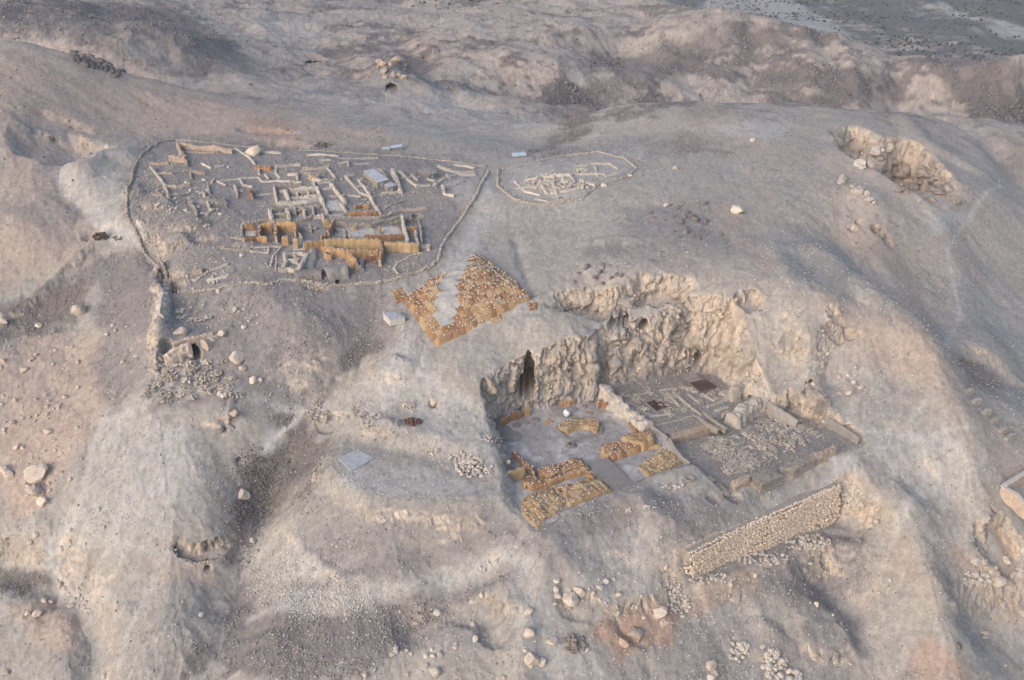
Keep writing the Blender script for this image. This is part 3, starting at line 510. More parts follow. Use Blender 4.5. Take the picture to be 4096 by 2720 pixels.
# ---------------------------------------------------------------- mesh helpers
class MB:
    def __init__(s): s.v = []; s.f = []
    def add(s, v, f):
        o = len(s.v); s.v += [tuple(map(float, p)) for p in v]; s.f += [tuple(i+o for i in q) for q in f]; return s
    def box(s, c, size, rz=0, jit=0, tilt=0):
        hx, hy, hh = size[0]/2, size[1]/2, size[2]/2; ca, sa = math.cos(rz), math.sin(rz); vs_ = []
        for dz in (-hh, hh):
            for dx, dy in ((-hx, -hy), (hx, -hy), (hx, hy), (-hx, hy)):
                jx, jy, jz = (random.uniform(-jit, jit) for _ in range(3)); X, Y = dx+jx, dy+jy
                vs_.append((c[0]+X*ca-Y*sa, c[1]+X*sa+Y*ca, c[2]+dz+jz+X*tilt))
        return s.add(vs_, [(0, 3, 2, 1), (4, 5, 6, 7), (0, 1, 5, 4), (1, 2, 6, 5), (2, 3, 7, 6), (3, 0, 4, 7)])
    def tube(s, a, b, r, n=6, r2=None):
        a, b = Vector(a), Vector(b); d = (b-a); q = d.to_track_quat('Z', 'Y'); r2 = r if r2 is None else r2; vs_ = []
        for c, rr in ((a, r), (b, r2)):
            for i in range(n): t = 2*math.pi*i/n; vs_.append(c+q@Vector((math.cos(t)*rr, math.sin(t)*rr, 0)))
        return s.add(vs_, [(i, (i+1) % n, n+(i+1) % n, n+i) for i in range(n)]+[tuple(range(n-1, -1, -1)), tuple(range(n, 2*n))])
    def lathe(s, c, prof, n=18):
        vs_ = []; fs = []
        for r, z in prof:
            for i in range(n): t = 2*math.pi*i/n; vs_.append((c[0]+r*math.cos(t), c[1]+r*math.sin(t), c[2]+z))
        for k in range(len(prof)-1):
            for i in range(n): j = (i+1) % n; fs.append((k*n+i, k*n+j, (k+1)*n+j, (k+1)*n+i))
        fs.append(tuple((len(prof)-1)*n+i for i in range(n))); return s.add(vs_, fs)
    def mesh(s, name, m, smooth=False):
        me = bpy.data.meshes.new(name); me.from_pydata(s.v, [], s.f); me.materials.append(m)
        if smooth: me.polygons.foreach_set('use_smooth', [True]*len(me.polygons))
        me.update(); return me
def obj(name, me, parent=None, **k): return link(bpy.data.objects.new(name, me), parent=parent, **k)
def thing(name, loc, label, cat, group=None):
    o = bpy.data.objects.new(name, None); o.location = tuple(map(float, loc)); o.empty_display_size = .3
    bpy_things.append(o); return link(o, label=label, cat=cat, group=group)
bpy_things = []
def part(name, mb, m, t, smooth=False, **k):      # the mesh is given in world coordinates, the part sits under its thing
    L = t.location; mb.v = [(x-L[0], y-L[1], z-L[2]) for x, y, z in mb.v]; return obj(name, mb.mesh(name, m, smooth), t, **k)
# rocks: a ball knocked flat on several sides and roughened
def rock_base(sub, seed, cuts=7, rough=.12, flat=.8):
    bm = bmesh.new(); bmesh.ops.create_icosphere(bm, subdivisions=sub, radius=1); r = random.Random(seed)
    v = np.array([p.co[:] for p in bm.verts]); f = np.array([[q.index for q in p.verts] for p in bm.faces]); bm.free()
    for _ in range(cuts):
        n = np.array([r.gauss(0, 1), r.gauss(0, 1), r.gauss(0, 1)]); n /= np.linalg.norm(n); c = r.uniform(.5, .82); d = v@n; m = d > c; v[m] -= n*(d[m]-c)[:, None]*.92
    off = seed*3.7; v *= (1+rough*n3(v[:, 0]*1.7+off, v[:, 1]*1.7, v[:, 2]*1.7, seed)+rough*.6*n3(v[:, 0]*4+off, v[:, 1]*4, v[:, 2]*4, seed+1))[:, None]
    v[:, 2] *= flat; return v, f
BIG = [rock_base(3, 40+i, 8, .13, .82) for i in range(8)]; MID = [rock_base(2, 10+i, 6, .14) for i in range(8)]; SML = [rock_base(1, 70+i, 3, .22, .75) for i in range(6)]
def rmesh(name, vf, m, smooth=False):
    v, f = vf; me = bpy.data.meshes.new(name); me.from_pydata(v.tolist(), [], f.tolist()); me.materials.append(m)
    if smooth: me.polygons.foreach_set('use_smooth', [True]*len(me.polygons))
    return me
_rm = {}
def rock_mesh(kind, i, m):
    lib = {'big': BIG, 'mid': MID, 'sml': SML}[kind]; k = (kind, i % len(lib), m.name)
    if k not in _rm: _rm[k] = rmesh('rock', lib[i % len(lib)], m, False)
    return _rm[k]
def stone_obj(name, p, s, kind, m, parent=None, sink=.25, **k):
    sink += .08; o = bpy.data.objects.new(name, rock_mesh(kind, random.randrange(8), m)); sx, sy, sz = (s, s, s) if np.isscalar(s) else s
    L = parent.location if parent else (0, 0, 0)
    o.location = (float(p[0]-L[0]), float(p[1]-L[1]), float(p[2]+sz*(.75-sink*2)-L[2])); o.scale = (sx*random.uniform(.8, 1.2), sy*random.uniform(.8, 1.1), sz*random.uniform(.8, 1.05))
    o.rotation_euler = (random.uniform(-.4, .4), random.uniform(-.4, .4), random.uniform(0, 6.28)); return link(o, parent=parent, **k)
def join_rocks(name, P3, S, m, kind='sml', flat=None):     # many small stones in one mesh
    lib = {'mid': MID, 'sml': SML}[kind]; P3 = np.asarray(P3, float); S = np.asarray(S, float); n = len(P3); vs_ = []; fs = []; off = 0
    if S.ndim == 1: S = np.repeat(S[:, None], 3, 1)
    pick = rng.integers(0, len(lib), n); a = rng.uniform(0, 6.28, n); b = rng.uniform(-.5, .5, n)
    for k, (v, f) in enumerate(lib):
        i = np.nonzero(pick == k)[0]
        if len(i) == 0: continue
        q = v[None]*S[i][:, None, :]; ca, sa, cb, sb = np.cos(a[i])[:, None], np.sin(a[i])[:, None], np.cos(b[i])[:, None], np.sin(b[i])[:, None]
        x, y, z = q[..., 0], q[..., 1], q[..., 2]; x, z = x*cb-z*sb, x*sb+z*cb; x, y = x*ca-y*sa, x*sa+y*ca
        w_ = np.stack([x, y, z], -1)+P3[i][:, None, :]; vs_.append(w_.reshape(-1, 3)); fs.append((f[None]+np.arange(len(i))[:, None, None]*len(v)+off).reshape(-1, 3)); off += len(i)*len(v)
    v = np.concatenate(vs_).astype(np.float32); f = np.concatenate(fs).astype(np.int32); me = bpy.data.meshes.new(name); me.vertices.add(len(v)); me.vertices.foreach_set('co', v.ravel())
    me.loops.add(len(f)*3); me.loops.foreach_set('vertex_index', f.ravel()); me.polygons.add(len(f)); me.polygons.foreach_set('loop_start', np.arange(0, len(f)*3, 3, dtype=np.int32)); me.polygons.foreach_set('loop_total', np.full(len(f), 3, np.int32))
    me.update(); me.materials.append(m); return me
# loose stones over the land: instances on points
def scatter(name, pos, scl, m, label, cat):
    n = len(pos); me = bpy.data.meshes.new(name); me.vertices.add(n); me.vertices.foreach_set('co', np.asarray(pos, np.float32).ravel())
    a = me.attributes.new('scl', 'FLOAT_VECTOR', 'POINT'); a.data.foreach_set('vector', (scl[:, None]*rng.uniform(.7, 1.25, (n, 3))).astype(np.float32).ravel())
    a = me.attributes.new('rot', 'FLOAT_VECTOR', 'POINT'); a.data.foreach_set('vector', rng.uniform(0, 6.28, (n, 3)).astype(np.float32).ravel())
    a = me.attributes.new('vi', 'INT', 'POINT'); a.data.foreach_set('value', rng.integers(0, 6, n).astype(np.int32))
    me.materials.append(m); o = link(bpy.data.objects.new(name, me), label=label, cat=cat, kind='stuff')
    ng = bpy.data.node_groups.new(name, 'GeometryNodeTree'); ng.interface.new_socket('Geometry', in_out='INPUT', socket_type='NodeSocketGeometry'); ng.interface.new_socket('Geometry', in_out='OUTPUT', socket_type='NodeSocketGeometry')
    N, L = ng.nodes, ng.links; gi = N.new('NodeGroupInput'); go = N.new('NodeGroupOutput'); ip = N.new('GeometryNodeInstanceOnPoints'); jg = N.new('GeometryNodeJoinGeometry')
    for i in range(6):
        src = bpy.data.objects.new('pebble', rock_mesh('sml', i, m)); oi = N.new('GeometryNodeObjectInfo'); oi.inputs['Object'].default_value = src; g2 = N.new('GeometryNodeGeometryToInstance')
        L.new(oi.outputs['Geometry'], g2.inputs[0]); L.new(g2.outputs[0], jg.inputs[0])
    def at_(nm, ty_): x = N.new('GeometryNodeInputNamedAttribute'); x.data_type = ty_; x.inputs[0].default_value = nm; return x.outputs[0]
    L.new(gi.outputs[0], ip.inputs['Points']); L.new(jg.outputs[0], ip.inputs['Instance']); ip.inputs['Pick Instance'].default_value = True
    L.new(at_('vi', 'INT'), ip.inputs['Instance Index']); L.new(at_('rot', 'FLOAT_VECTOR'), ip.inputs['Rotation']); L.new(at_('scl', 'FLOAT_VECTOR'), ip.inputs['Scale']); L.new(ip.outputs[0], go.inputs[0])
    md = o.modifiers.new('scatter', 'NODES'); md.node_group = ng; return o

# ---------------------------------------------------------------- walls
M_rub = rock_mat('dusty_stone', (.40, .355, .305), .25, .5, .03)
def resample(pl, step):
    pl = np.asarray(pl, float); d = np.r_[0, np.cumsum(np.hypot(*(np.diff(pl[:, :2], axis=0).T)))]; n = max(2, int(d[-1]/step)+1); t = np.linspace(0, d[-1], n)
    return np.stack([np.interp(t, d, pl[:, k]) for k in range(pl.shape[1])], 1), t
def wall_mb(pl, h, th, rag=.38, batter=.06, step=.45, zlow=.6, zb_=None, flat=False):
    """ragged thick wall along pl (x, y, ground z): rows front base, front mid, top edges, back"""
    p, t = resample(pl, step); n = len(p); d = np.gradient(p[:, :2], axis=0); d /= np.linalg.norm(d, axis=1)[:, None]+1e-9; nn = np.stack([d[:, 1], -d[:, 0]], 1)
    s0 = rng.uniform(0, 999); top = p[:, 2]+h*(1-rag*(.5+.5*n2(t/1.6+s0, t*0, 3))-rag*.5*rng.uniform(0, 1, n))
    if flat: top = p[:, 2]+h
    mb = MB(); rows = []
    prof = [(-1, -zlow, 1.15), (-1, .33, 1.06), (-1, .68, 1.0), (-1, .97, .93), (-.35, 1.03, 1), (.35, 1.02, 1), (1, .96, .93), (1, .6, 1.0), (1, .3, 1.06), (1, -zlow, 1.15)]
    for sd, fz, k in prof:
        w_ = th/2*(k if abs(sd) == 1 else 1)*sd+rng.uniform(-.06, .06, n)*min(1, th)+(batter*h*(1-fz) if fz >= 0 else batter*h)*np.sign(sd)*(abs(sd) == 1)
        z = np.where(fz < 0, p[:, 2]+fz, p[:, 2]+(top-p[:, 2])*fz)+rng.uniform(-.05, .05, n)*(0 < fz)
        rows.append(np.c_[p[:, :2]-nn*w_[:, None]*-1, z])
    R_ = np.array(rows); m = len(prof); vs_ = R_.reshape(-1, 3); fs = []
    for a in range(m-1):
        for i in range(n-1): fs.append((a*n+i, (a+1)*n+i, (a+1)*n+i+1, a*n+i+1))
    fs.append(tuple(a*n for a in range(m))[::-1]); fs.append(tuple(a*n+n-1 for a in range(m))); return mb.add(vs_, fs), np.c_[p[:, :2], top], t
def px_wall(pts, h, z=None): return np.array([TW(a, b, h, z) for a, b in pts])
def top_stones(top, th, dens=4.5, s=.23):         # loose stones along the top of a wall
    q, t = resample(top, 1/dens); n = len(q); q[:, :2] += rng.uniform(-th*.35, th*.35, (n, 2)); q[:, 2] += rng.uniform(-.25, .06, n); return q, rng.uniform(.5, 1.4, n)*s
def ruin_walls(t, walls, M, stones=True):
    """walls: (pixel points of the top, height, thickness); every wall a part, its loose stones one more"""
    for w_ in walls:
        pts, h, th = w_[:3]; m = w_[3] if len(w_) > 3 else M; pl = px_wall(pts, h); mb, top, _ = wall_mb(pl, h, th); o = part('wall', mb, m, t)
        if stones:
            q, s = top_stones(top, th); me = join_rocks('coping_stone', q-np.array(t.location), s, M_rub); obj('coping_stone', me, o, kind='stuff')
# ---------------------------------------------------------------- mats held down with stones
def cloth_mat(name, col, rough=.95):
    m = rock_mat(name, col, .22, .9, .03, rough); return m
M_mat = cloth_mat('orange_mat', (.37, .232, .125)); M_mat2 = cloth_mat('rust_mat', (.28, .16, .09)); M_mat3 = cloth_mat('ochre_mat', (.365, .26, .145))
weights = []                                       # every stone lying on mats: (point, size)
def mat_strip(t, pl, h, th, width=1.15, m=None, back=.5, stones=1.0):
    """mats hung over a wall, one mesh each: front hem, top fold, back"""
    p, tt = resample(pl, .2); L = tt[-1]; n = max(1, int(round(L/width))); ms = [m] if m else [M_mat, M_mat2, M_mat3]
    for i in range(n):
        a, b = L*i/n-.03, L*(i+1)/n+.03; mb = MB(); us = np.linspace(a, b, 5); hh = h*random.uniform(.9, 1.05); dr = random.uniform(0, .05)
        P_ = np.stack([np.interp(us, tt, p[:, k]) for k in range(3)], 1); d = P_[-1, :2]-P_[0, :2]; d = d/(np.linalg.norm(d)+1e-9); nn = np.array([d[1], -d[0]])
        sec = [(-th*.72-.1, -.1), (-th*.64, .3*hh), (-th*.60-.07, .62*hh), (-th*.55, .9*hh), (-th*.3, hh+.09), (th*.25, hh+.08), (th*.58, .92*hh), (th*.66, (1-back)*hh)]
        for o_, z in sec:
            for j in range(5):
                bul = .07*math.sin(math.pi*j/4)+random.uniform(-.035, .035); q = P_[j, :2]-nn*(-o_)*1.0; q = P_[j, :2]+nn*(-o_+np.sign(-o_)*(bul+dr)); mb.v.append((q[0], q[1], P_[j, 2]+z+random.uniform(-.03, .03)+(bul if z > .8*hh else 0)))
        mb.f = [(r*5+j, r*5+j+1, (r+1)*5+j+1, (r+1)*5+j) for r in range(7) for j in range(4)]; part('mat', mb, random.choice(ms), t, True)
        for _ in range(int(2.2*stones+random.random())):
            u = random.uniform(a, b); c = [np.interp(u, tt, p[:, k]) for k in range(3)]; weights.append(((c[0]+random.uniform(-.2, .2), c[1]+random.uniform(-.2, .2), c[2]+hh+.16), random.uniform(.12, .20), t['label']))
def mat_wall(label, pts, h, th, z=None, m=None, core=M_brick, w_=1.15, back=.5, stones=1.0, name='mat_covered_wall', cat='covered wall'):
    pl = px_wall(pts, h, z); t = thing(name, pl.mean(0), label, cat); mb, top, _ = wall_mb(pl, h*.97, th*.8, rag=.05); part('core_wall', mb, core, t); mat_strip(t, pl, h, th, w_, m, back, stones); return t
def mat_field(label, poly, zf, h, edge=.4, cell=1.3, lump=.18, m=None, density=1.0, name='mat_covered_mound', cat='mat cover', hole=None, core=M_brick, hf=None, ssz=.135):
    """mats laid edge to edge over a low mass; poly in world metres"""
    c = poly.mean(0); zc = float(zf(c[None, 0], c[None, 1])[0]); t = thing(name, (c[0], c[1], zc), label, cat); ms = m if isinstance(m, list) else [m or M_mat]; sd = random.uniform(0, 900)
    def F(x, y):
        d, _ = seg_dist(x, y, poly, True); d = np.where(inside(x, y, poly), d, -d)
        k = ss(-.1, edge, d); e = (hf(x, y, d) if hf else 0); return zf(x, y)-.12*(1-k)+h*k+k*(lump*fbm(x+sd, y, 2.2, 3, 5)*1.6+e)+.02
    L = [np.hypot(*(poly[(i+1) % len(poly)]-poly[i])) for i in range(len(poly))]; i = int(np.argmax(L)); e = poly[(i+1) % len(poly)]-poly[i]; e /= np.hypot(*e); f = np.array([-e[1], e[0]])
    uu, vv = (poly-c)@e, (poly-c)@f; u0, u1, v0, v1 = uu.min()-.3, uu.max()+.3, vv.min()-.3, vv.max()+.3; nu, nv = max(1, round((u1-u0)/cell)), max(1, round((v1-v0)/cell)); cu, cv = (u1-u0)/nu, (v1-v0)/nv
    g = 7 if hf is None else 6
    cb = MB(); gu_, gv_ = np.meshgrid(np.linspace(u0, u1, nu*3+1), np.linspace(v0, v1, nv*3+1)); X = c[0]+gu_*e[0]+gv_*f[0]; Y = c[1]+gu_*e[1]+gv_*f[1]; dd, _ = seg_dist(X, Y, poly, True); ins = inside(X, Y, poly) | (dd < .15); Z = F(X, Y)-.10
    nyy, nxx = X.shape; cb.v = [(float(X[a, b]), float(Y[a, b]), float(Z[a, b])) for a in range(nyy) for b in range(nxx)]
    cb.f = [(a*nxx+b, a*nxx+b+1, (a+1)*nxx+b+1, (a+1)*nxx+b) for a in range(nyy-1) for b in range(nxx-1) if ins[a:a+2, b:b+2].all()]
    if cb.f: part('mound_core', cb, core, t, True)
    for a in range(nu):
        for b in range(nv):
            cu_, cv_ = u0+cu*(a+.5)+random.uniform(-.06, .06), v0+cv*(b+.5)+random.uniform(-.06, .06); x, y = c+e*cu_+f*cv_
            ok_ = inside(np.array([x]), np.array([y]), poly)[0]; dq = seg_dist(np.array([x]), np.array([y]), poly, True)[0][0]
            if (not ok_ and dq > cell*.42) or (hole is not None and inside(np.array([x]), np.array([y]), hole)[0]): continue
            rz = random.uniform(-.05, .05); s = np.linspace(-.53, .53, g); A, B = np.meshgrid(s*cu, s*cv); Ar, Br = A*math.cos(rz)-B*math.sin(rz), A*math.sin(rz)+B*math.cos(rz)
            X = c[0]+(cu_+Ar)*e[0]+(cv_+Br)*f[0]; Y = c[1]+(cu_+Ar)*e[1]+(cv_+Br)*f[1]
            # pull the cloth in so that it ends just past the edge of the mass
            ins = inside(X, Y, poly); dd, _ = seg_dist(X, Y, poly, True); far_ = (~ins) & (dd > .22); k = np.where(far_, (dd-.22)/np.maximum(np.hypot(X-c[0], Y-c[1]), .1), 0); X = X-(X-c[0])*k; Y = Y-(Y-c[1])*k
            r = np.maximum(np.abs(A)/cu, np.abs(B)/cv); Z = F(X, Y)-.09*ss(.36, .5, r)+.05*(1-r*2)+random.uniform(-.02, .035)+rng.uniform(-.02, .02, A.shape)
            mb = MB(); mb.v = [(float(p), float(q), float(z_)) for p, q, z_ in zip(X.ravel(), Y.ravel(), Z.ravel())]; mb.f = [(i_*g+j, i_*g+j+1, (i_+1)*g+j+1, (i_+1)*g+j) for i_ in range(g-1) for j in range(g-1)]
            part('mat', mb, random.choice(ms), t, True)
            for _ in range(int(density*2.1+random.random())):
                k_ = random.choice((0, 1)); ox, oy = (random.choice((-.46, .46)), random.uniform(-.5, .5)) if k_ else (random.uniform(-.5, .5), random.choice((-.46, .46)))
                if random.random() < .4: ox, oy = random.uniform(-.45, .45), random.uniform(-.45, .45)
                q = c+e*(cu_+ox*cu)+f*(cv_+oy*cv)
                if not inside(q[:1], q[1:], poly)[0]: continue
                weights.append(((q[0], q[1], float(F(q[:1], q[1:])[0])+.05), ssz*random.uniform(.8, 1.5), t['label']))
    return t
def flatz(z): return lambda x, y: np.zeros(np.shape(x))+z
# brick masses: a core with courses of bricks standing proud of it
def brick_block(label, quad, z, h, m=M_brick, name='mud_brick_block', cat='mud brick ruin', bl=.42, bh=.16, top_rough=.5, dens=.8):
    quad = np.asarray(quad, float); c = quad.mean(0); t = thing(name, (c[0], c[1], z), label, cat); mb = MB(); n = len(quad)
    mb.add([(x, y, z-.5) for x, y in quad]+[(c[0]+(x-c[0])*.985, c[1]+(y-c[1])*.985, z+h) for x, y in quad], [tuple(range(n))[::-1], tuple(range(n, 2*n))]+[(i, (i+1) % n, n+(i+1) % n, n+i) for i in range(n)]); part('core', mb, m, t)
    bk = MB()
    for i in range(n):
        a, b = quad[i], quad[(i+1) % n]; L = np.hypot(*(b-a)); an = math.atan2(*(b-a)[::-1]); k = int(L/bl)
        for r in range(int(h/bh)):
            for j in range(k):
                if random.random() > dens: continue
                u = (j+.5+(r % 2)*.5)/k
                if u > .98: continue
                q = a+(b-a)*u; bk.box((q[0], q[1], z+bh*(r+.5)), (bl*.86, .2+random.uniform(0, .12), bh*.8), an, .02)
    lo, hi = quad.min(0), quad.max(0)
    for _ in range(int((hi-lo).prod()*3.2*top_rough)):
        q = np.array([random.uniform(lo[0], hi[0]), random.uniform(lo[1], hi[1])])
        if inside(q[:1], q[1:], quad)[0]: bk.box((q[0], q[1], z+h+.03), (.45, .28, .2), random.uniform(-.2, .2)+(1.57 if random.random() < .5 else 0), .04)
    part('brick', bk, m, t, kind='stuff'); return t
# heap of broken bricks: six shapes, copied
def heap_mesh(seed, m, n=22, r=.55, bs=.2):
    random.seed(seed); mb = MB()
    for _ in range(n):
        a = random.uniform(0, 6.28); q = r*math.sqrt(random.random()); mb.box((q*math.cos(a), q*math.sin(a), .05+.45*r*(1-q/r)*random.uniform(.5, 1)), (bs*random.uniform(.7, 1.4), bs*random.uniform(.5, 1), bs*random.uniform(.5, .9)), random.uniform(0, 3), .035, random.uniform(-.4, .4))
    return mb.mesh('brick_heap', m)
# ================================================================ the place itself
def S3(x, y): return 1700+x*.7624, 1300+y*.7624        # reading frames of the photograph
def S1(x, y): return 400+x*.6353, 500+y*.6353
def s3(l, z=0): return np.array([P(*S3(a, b), z) for a, b in l], float)
def s1(l): return [S1(a, b) for a, b in l]
def s3p(l): return [S3(a, b) for a, b in l]
# ---------------------------------------------------------------- upper enclosure: dry-stone wall and wire fence
def dry_wall(label, pts, h=.55, th=.6, dens=26):
    pl = np.array([G(a, b) for a, b in pts]); p, t = resample(pl, .35); z = height(p[:, 0], p[:, 1]); p[:, 2] = z; tt = thing('dry_stone_wall', p[0], label, 'stone wall')
    n = int(t[-1]*dens); u = rng.uniform(0, t[-1], n); q = np.stack([np.interp(u, t, p[:, k]) for k in range(3)], 1); lvl = rng.uniform(0, 1, n)**1.2; q[:, :2] += rng.uniform(-.5, .5, (n, 2))*(th*(1-.5*lvl))[:, None]; hh = h*(.7+.5*n2(u/3, u*0, 8)); q[:, 2] += lvl*hh
    obj('stone', join_rocks('stone', q-np.array(tt.location), rng.uniform(.13, .34, n)*rng.uniform(.7, 1.1, n), M_rub), tt, kind='stuff'); core, _, _ = wall_mb(p, h*.35, th*.5, .5); part('fill', core, M_rub, tt); return p
def fence(label, pts, step=2.6, h=1.35, mesh_from=None):
    pl = np.array([G(a, b) for a, b in pts]); p, t = resample(pl, step); p[:, 2] = height(p[:, 0], p[:, 1]); tt = thing('wire_fence', p[0], label, 'fence'); m = MB().tube((0, 0, -.2), (0, 0, h), .045, 5).mesh('post', M_iron); tops = []
    for q in p:
        o = obj('post', m, tt); o.location = (q[0]-p[0][0], q[1]-p[0][1], q[2]-p[0][2]); o.rotation_euler = (random.uniform(-.08, .08), random.uniform(-.08, .08), 0); o.scale.z = random.uniform(.85, 1.15)
    wr = MB()
    for k in (.45, .8, .97):
        for a, b in zip(p[:-1], p[1:]): wr.tube(a+[0, 0, h*k], b+[0, 0, h*k], .008, 3)
    part('wire', wr, M_iron, tt); return tt
M_iron = rock_mat('rusty_iron', (.10, .075, .06), .3, .4, .005, .7)
ring_w = s1([(478,98),(370,118),(285,168),(235,232),(212,285),(190,370),(168,500),(178,590),(240,700),(280,800),(330,860),(410,930),(440,1000),(490,1050)])
ring_s = s1([(490,1052),(600,1052),(720,1032),(860,997),(960,992),(1050,1002),(1160,972),(1270,987),(1420,1012),(1600,1007),(1750,1002),(1860,972),(1960,942),(2080,892),(2130,852)])
ring_e = [(1752,1041),(1766,985),(1822,902),(1870,840),(1908,780),(1935,720),(1952,680)]
ring_n = [(700,560),(900,578),(1000,588),(1200,600),(1400,612),(1600,622),(1750,640),(1860,655),(1950,668)]
dry_wall('long curving dry-stone wall along the west side of the monastery ruins', ring_w); dry_wall('pale dry-stone wall in front of the monastery ruins above the slope', ring_s, .6, .7); dry_wall('dry-stone wall beside the pale path east of the monastery ruins', ring_e)
dry_wall('low broken stone line behind the monastery ruins under the north fence', ring_n, .35, .5, 14)
fence('rusty post and wire fence curving round the west of the monastery ruins', [(a+5, b-3) for a, b in ring_w]); fence('rusty post and wire fence inside the front stone wall of the monastery', [(a, b-12) for a, b in ring_s]); fence('post and wire fence running beside the path east of the monastery', [(a-7, b-2) for a, b in ring_e]); fence('post and wire fence along the far side of the monastery ruins', ring_n, 3.4)
ring2 = [(1995,677),(1992,746),(2056,802),(2130,815),(2203,819),(2325,798),(2386,746),(2498,711),(2550,677)]; ring2n = [(2550,677),(2498,633),(2394,607),(2255,625),(2130,650),(2047,668),(1998,676)]
dry_wall('oval stone wall round the front of the small fenced hilltop ruin', ring2, .5, .6); dry_wall('stone line behind the small fenced hilltop ruin', ring2n, .35, .5, 14)
fence('post fence following the front of the small oval enclosure', ring2); fence('post fence along the back of the small oval enclosure', ring2n); fence('distant fence running from the glass covers to the hill saddle', [(1950,640),(2050,632),(2180,612),(2300,598),(2400,585)], 3.2)
fence('small fence round the white panels behind the monastery', [(1500,572),(1580,568),(1700,585),(1800,600),(1845,606)], 2.4, 1.5)

# ---------------------------------------------------------------- upper ruins, house by house
def ruin(label, walls, M=M_brickg, name='ruined_building', cat='ruin', stones=True):
    w2 = [(s1(w_[0]),)+tuple(w_[1:]) for w_ in walls]; c = G(*w2[0][0][0]); t = thing(name, c, label, cat); ruin_walls(t, w2, M, stones); return t
ruin('high pink mud-brick wall remnant at the far left corner of the monastery', [([(485,98),(505,150),(530,175)], 1.6, .7, M_brick), ([(505,98),(600,112),(700,118),(830,135)], 1.9, .8, M_brick), ([(545,160),(640,165),(740,160)], .6, .5, M_brick)])
ruin('square pink mud-brick tower stump near the far left corner', [([(435,182),(535,188)], 1.8, 1.5, M_brick), ([(538,190),(545,235)], 1.5, .5)])
ruin('stepped terrace walls of pinkish brick on the west slope', [([(310,228),(430,225)], .8, .6, M_brick), ([(355,292),(450,290)], .8, .5, M_brick), ([(570,285),(660,290)], .9, .5, M_brick), ([(565,285),(575,325)], .8, .5), ([(480,285),(550,280)], .8, .4), ([(415,368),(480,372),(560,360)], 1.0, .8, M_brick)])
ruin('long sloping edge wall of rubble left of the terraces', [([(315,250),(350,290),(390,340),(420,400),(430,440)], .8, .5, M_stone)])
ruin('broken rubble banks half buried on the western slope', [([(225,520),(255,570),(270,600)], 1.1, 1.0, M_stone), ([(650,420),(680,470),(690,520)], .8, .5, M_brick), ([(680,370),(690,430)], .5, .4), ([(575,900),(640,885)], 1.3, 1.2, M_brick), ([(500,985),(600,965),(700,900),(800,870)], .5, .5, M_stone), ([(670,960),(740,950),(800,930)], .6, .6, M_stone)])
ruin('low L-shaped stone foundations left of the central rooms', [([(750,345),(880,330),(1000,322)], .45, .45, M_stone), ([(1000,322),(1020,345),(1120,342),(1270,350)], .6, .5, M_stone), ([(735,345),(790,372)], .5, .45, M_stone), ([(845,370),(858,400),(866,445)], .6, .45, M_stone), ([(980,435),(1090,425)], .4, .35, M_stone), ([(1190,342),(1200,355)], .5, .4, M_stone)])
ruin('stone foundations along the back of the central ruins', [([(1110,250),(1200,240),(1260,238)], .9, .5, M_stone), ([(1130,288),(1180,282)], .6, .5), ([(1015,160),(1140,165)], .6, 1.0, M_white), ([(1300,180),(1400,178),(1500,190)], .5, .5, M_stone), ([(925,180),(960,215),(975,235)], .7, .5, M_stone)])
ruin('two small sunken rooms behind the central block', [([(1270,265),(1350,262),(1440,252)], .9, .45, M_stone), ([(1275,290),(1330,300),(1420,292)], .8, .45), ([(1430,255),(1480,320)], .8, .5, M_stone), ([(1315,320),(1395,335),(1470,330)], 1.0, .5, M_stone), ([(1370,305),(1375,335)], .8, .4)])
ruin('central block of whitish plastered rooms', [([(1090,375),(1180,365),(1270,358)], 1.1, .5), ([(1095,380),(1105,425),(1115,475)], 1.1, .5, M_stone), ([(1160,385),(1180,430),(1195,470)], 1.4, .7, M_white), ([(1195,385),(1280,378),(1370,375)], 1.3, .5, M_white), ([(1205,408),(1280,405),(1350,400)], 1.2, .4), ([(1365,378),(1385,430),(1400,460)], 1.3, .7, M_white), ([(1120,475),(1200,470),(1300,465),(1385,440)], 1.2, .6, M_white), ([(1270,470),(1360,450)], .8, .9, M_white)])
ruin('long straight wall running down the middle of the monastery', [([(1450,350),(1490,400),(1530,450),(1545,470)], 1.2, .6, M_stone), ([(1400,465),(1420,510),(1430,545)], 1.1, .55, M_stone), ([(1520,480),(1550,530)], 1.1, .5, M_white), ([(1310,500),(1380,490)], 1.2, .5)])
ruin('front cells with pale walls left of the orange round pit', [([(1065,515),(1075,545),(1085,580)], 1.5, .7, M_stone), ([(1080,520),(1140,512)], 1.2, .5), ([(1175,510),(1185,545),(1190,580)], 1.5, .8, M_stone), ([(1090,580),(1190,582),(1290,575),(1340,560)], 1.2, .5), ([(1280,520),(1290,560)], 1.2, .5, M_stone), ([(1190,500),(1270,505),(1290,525)], 1.1, .5), ([(1340,560),(1400,550),(1410,580)], 1.3, .5, M_stone), ([(1430,555),(1530,545)], 1.2, .5, M_white)])
ruin('narrow twin walls left of the white roofed shed', [([(1545,310),(1590,360),(1640,415)], .9, .5, M_stone), ([(1630,340),(1670,385),(1700,425)], .8, .5, M_stone), ([(1550,310),(1600,305)], .6, .4, M_stone), ([(1640,418),(1700,430)], .7, .5, M_stone), ([(1700,440),(1730,490),(1765,545)], 1.0, .6, M_stone)])
ruin('tall narrow wall pair right of the white roofed shed', [([(1760,265),(1800,310)], 1.3, .8, M_stone), ([(1840,270),(1870,330),(1890,390)], 1.5, .9, M_stone), ([(1885,275),(1940,330),(2000,375)], .9, .6, M_stone), ([(2000,375),(2080,372)], .6, .6, M_stone)])
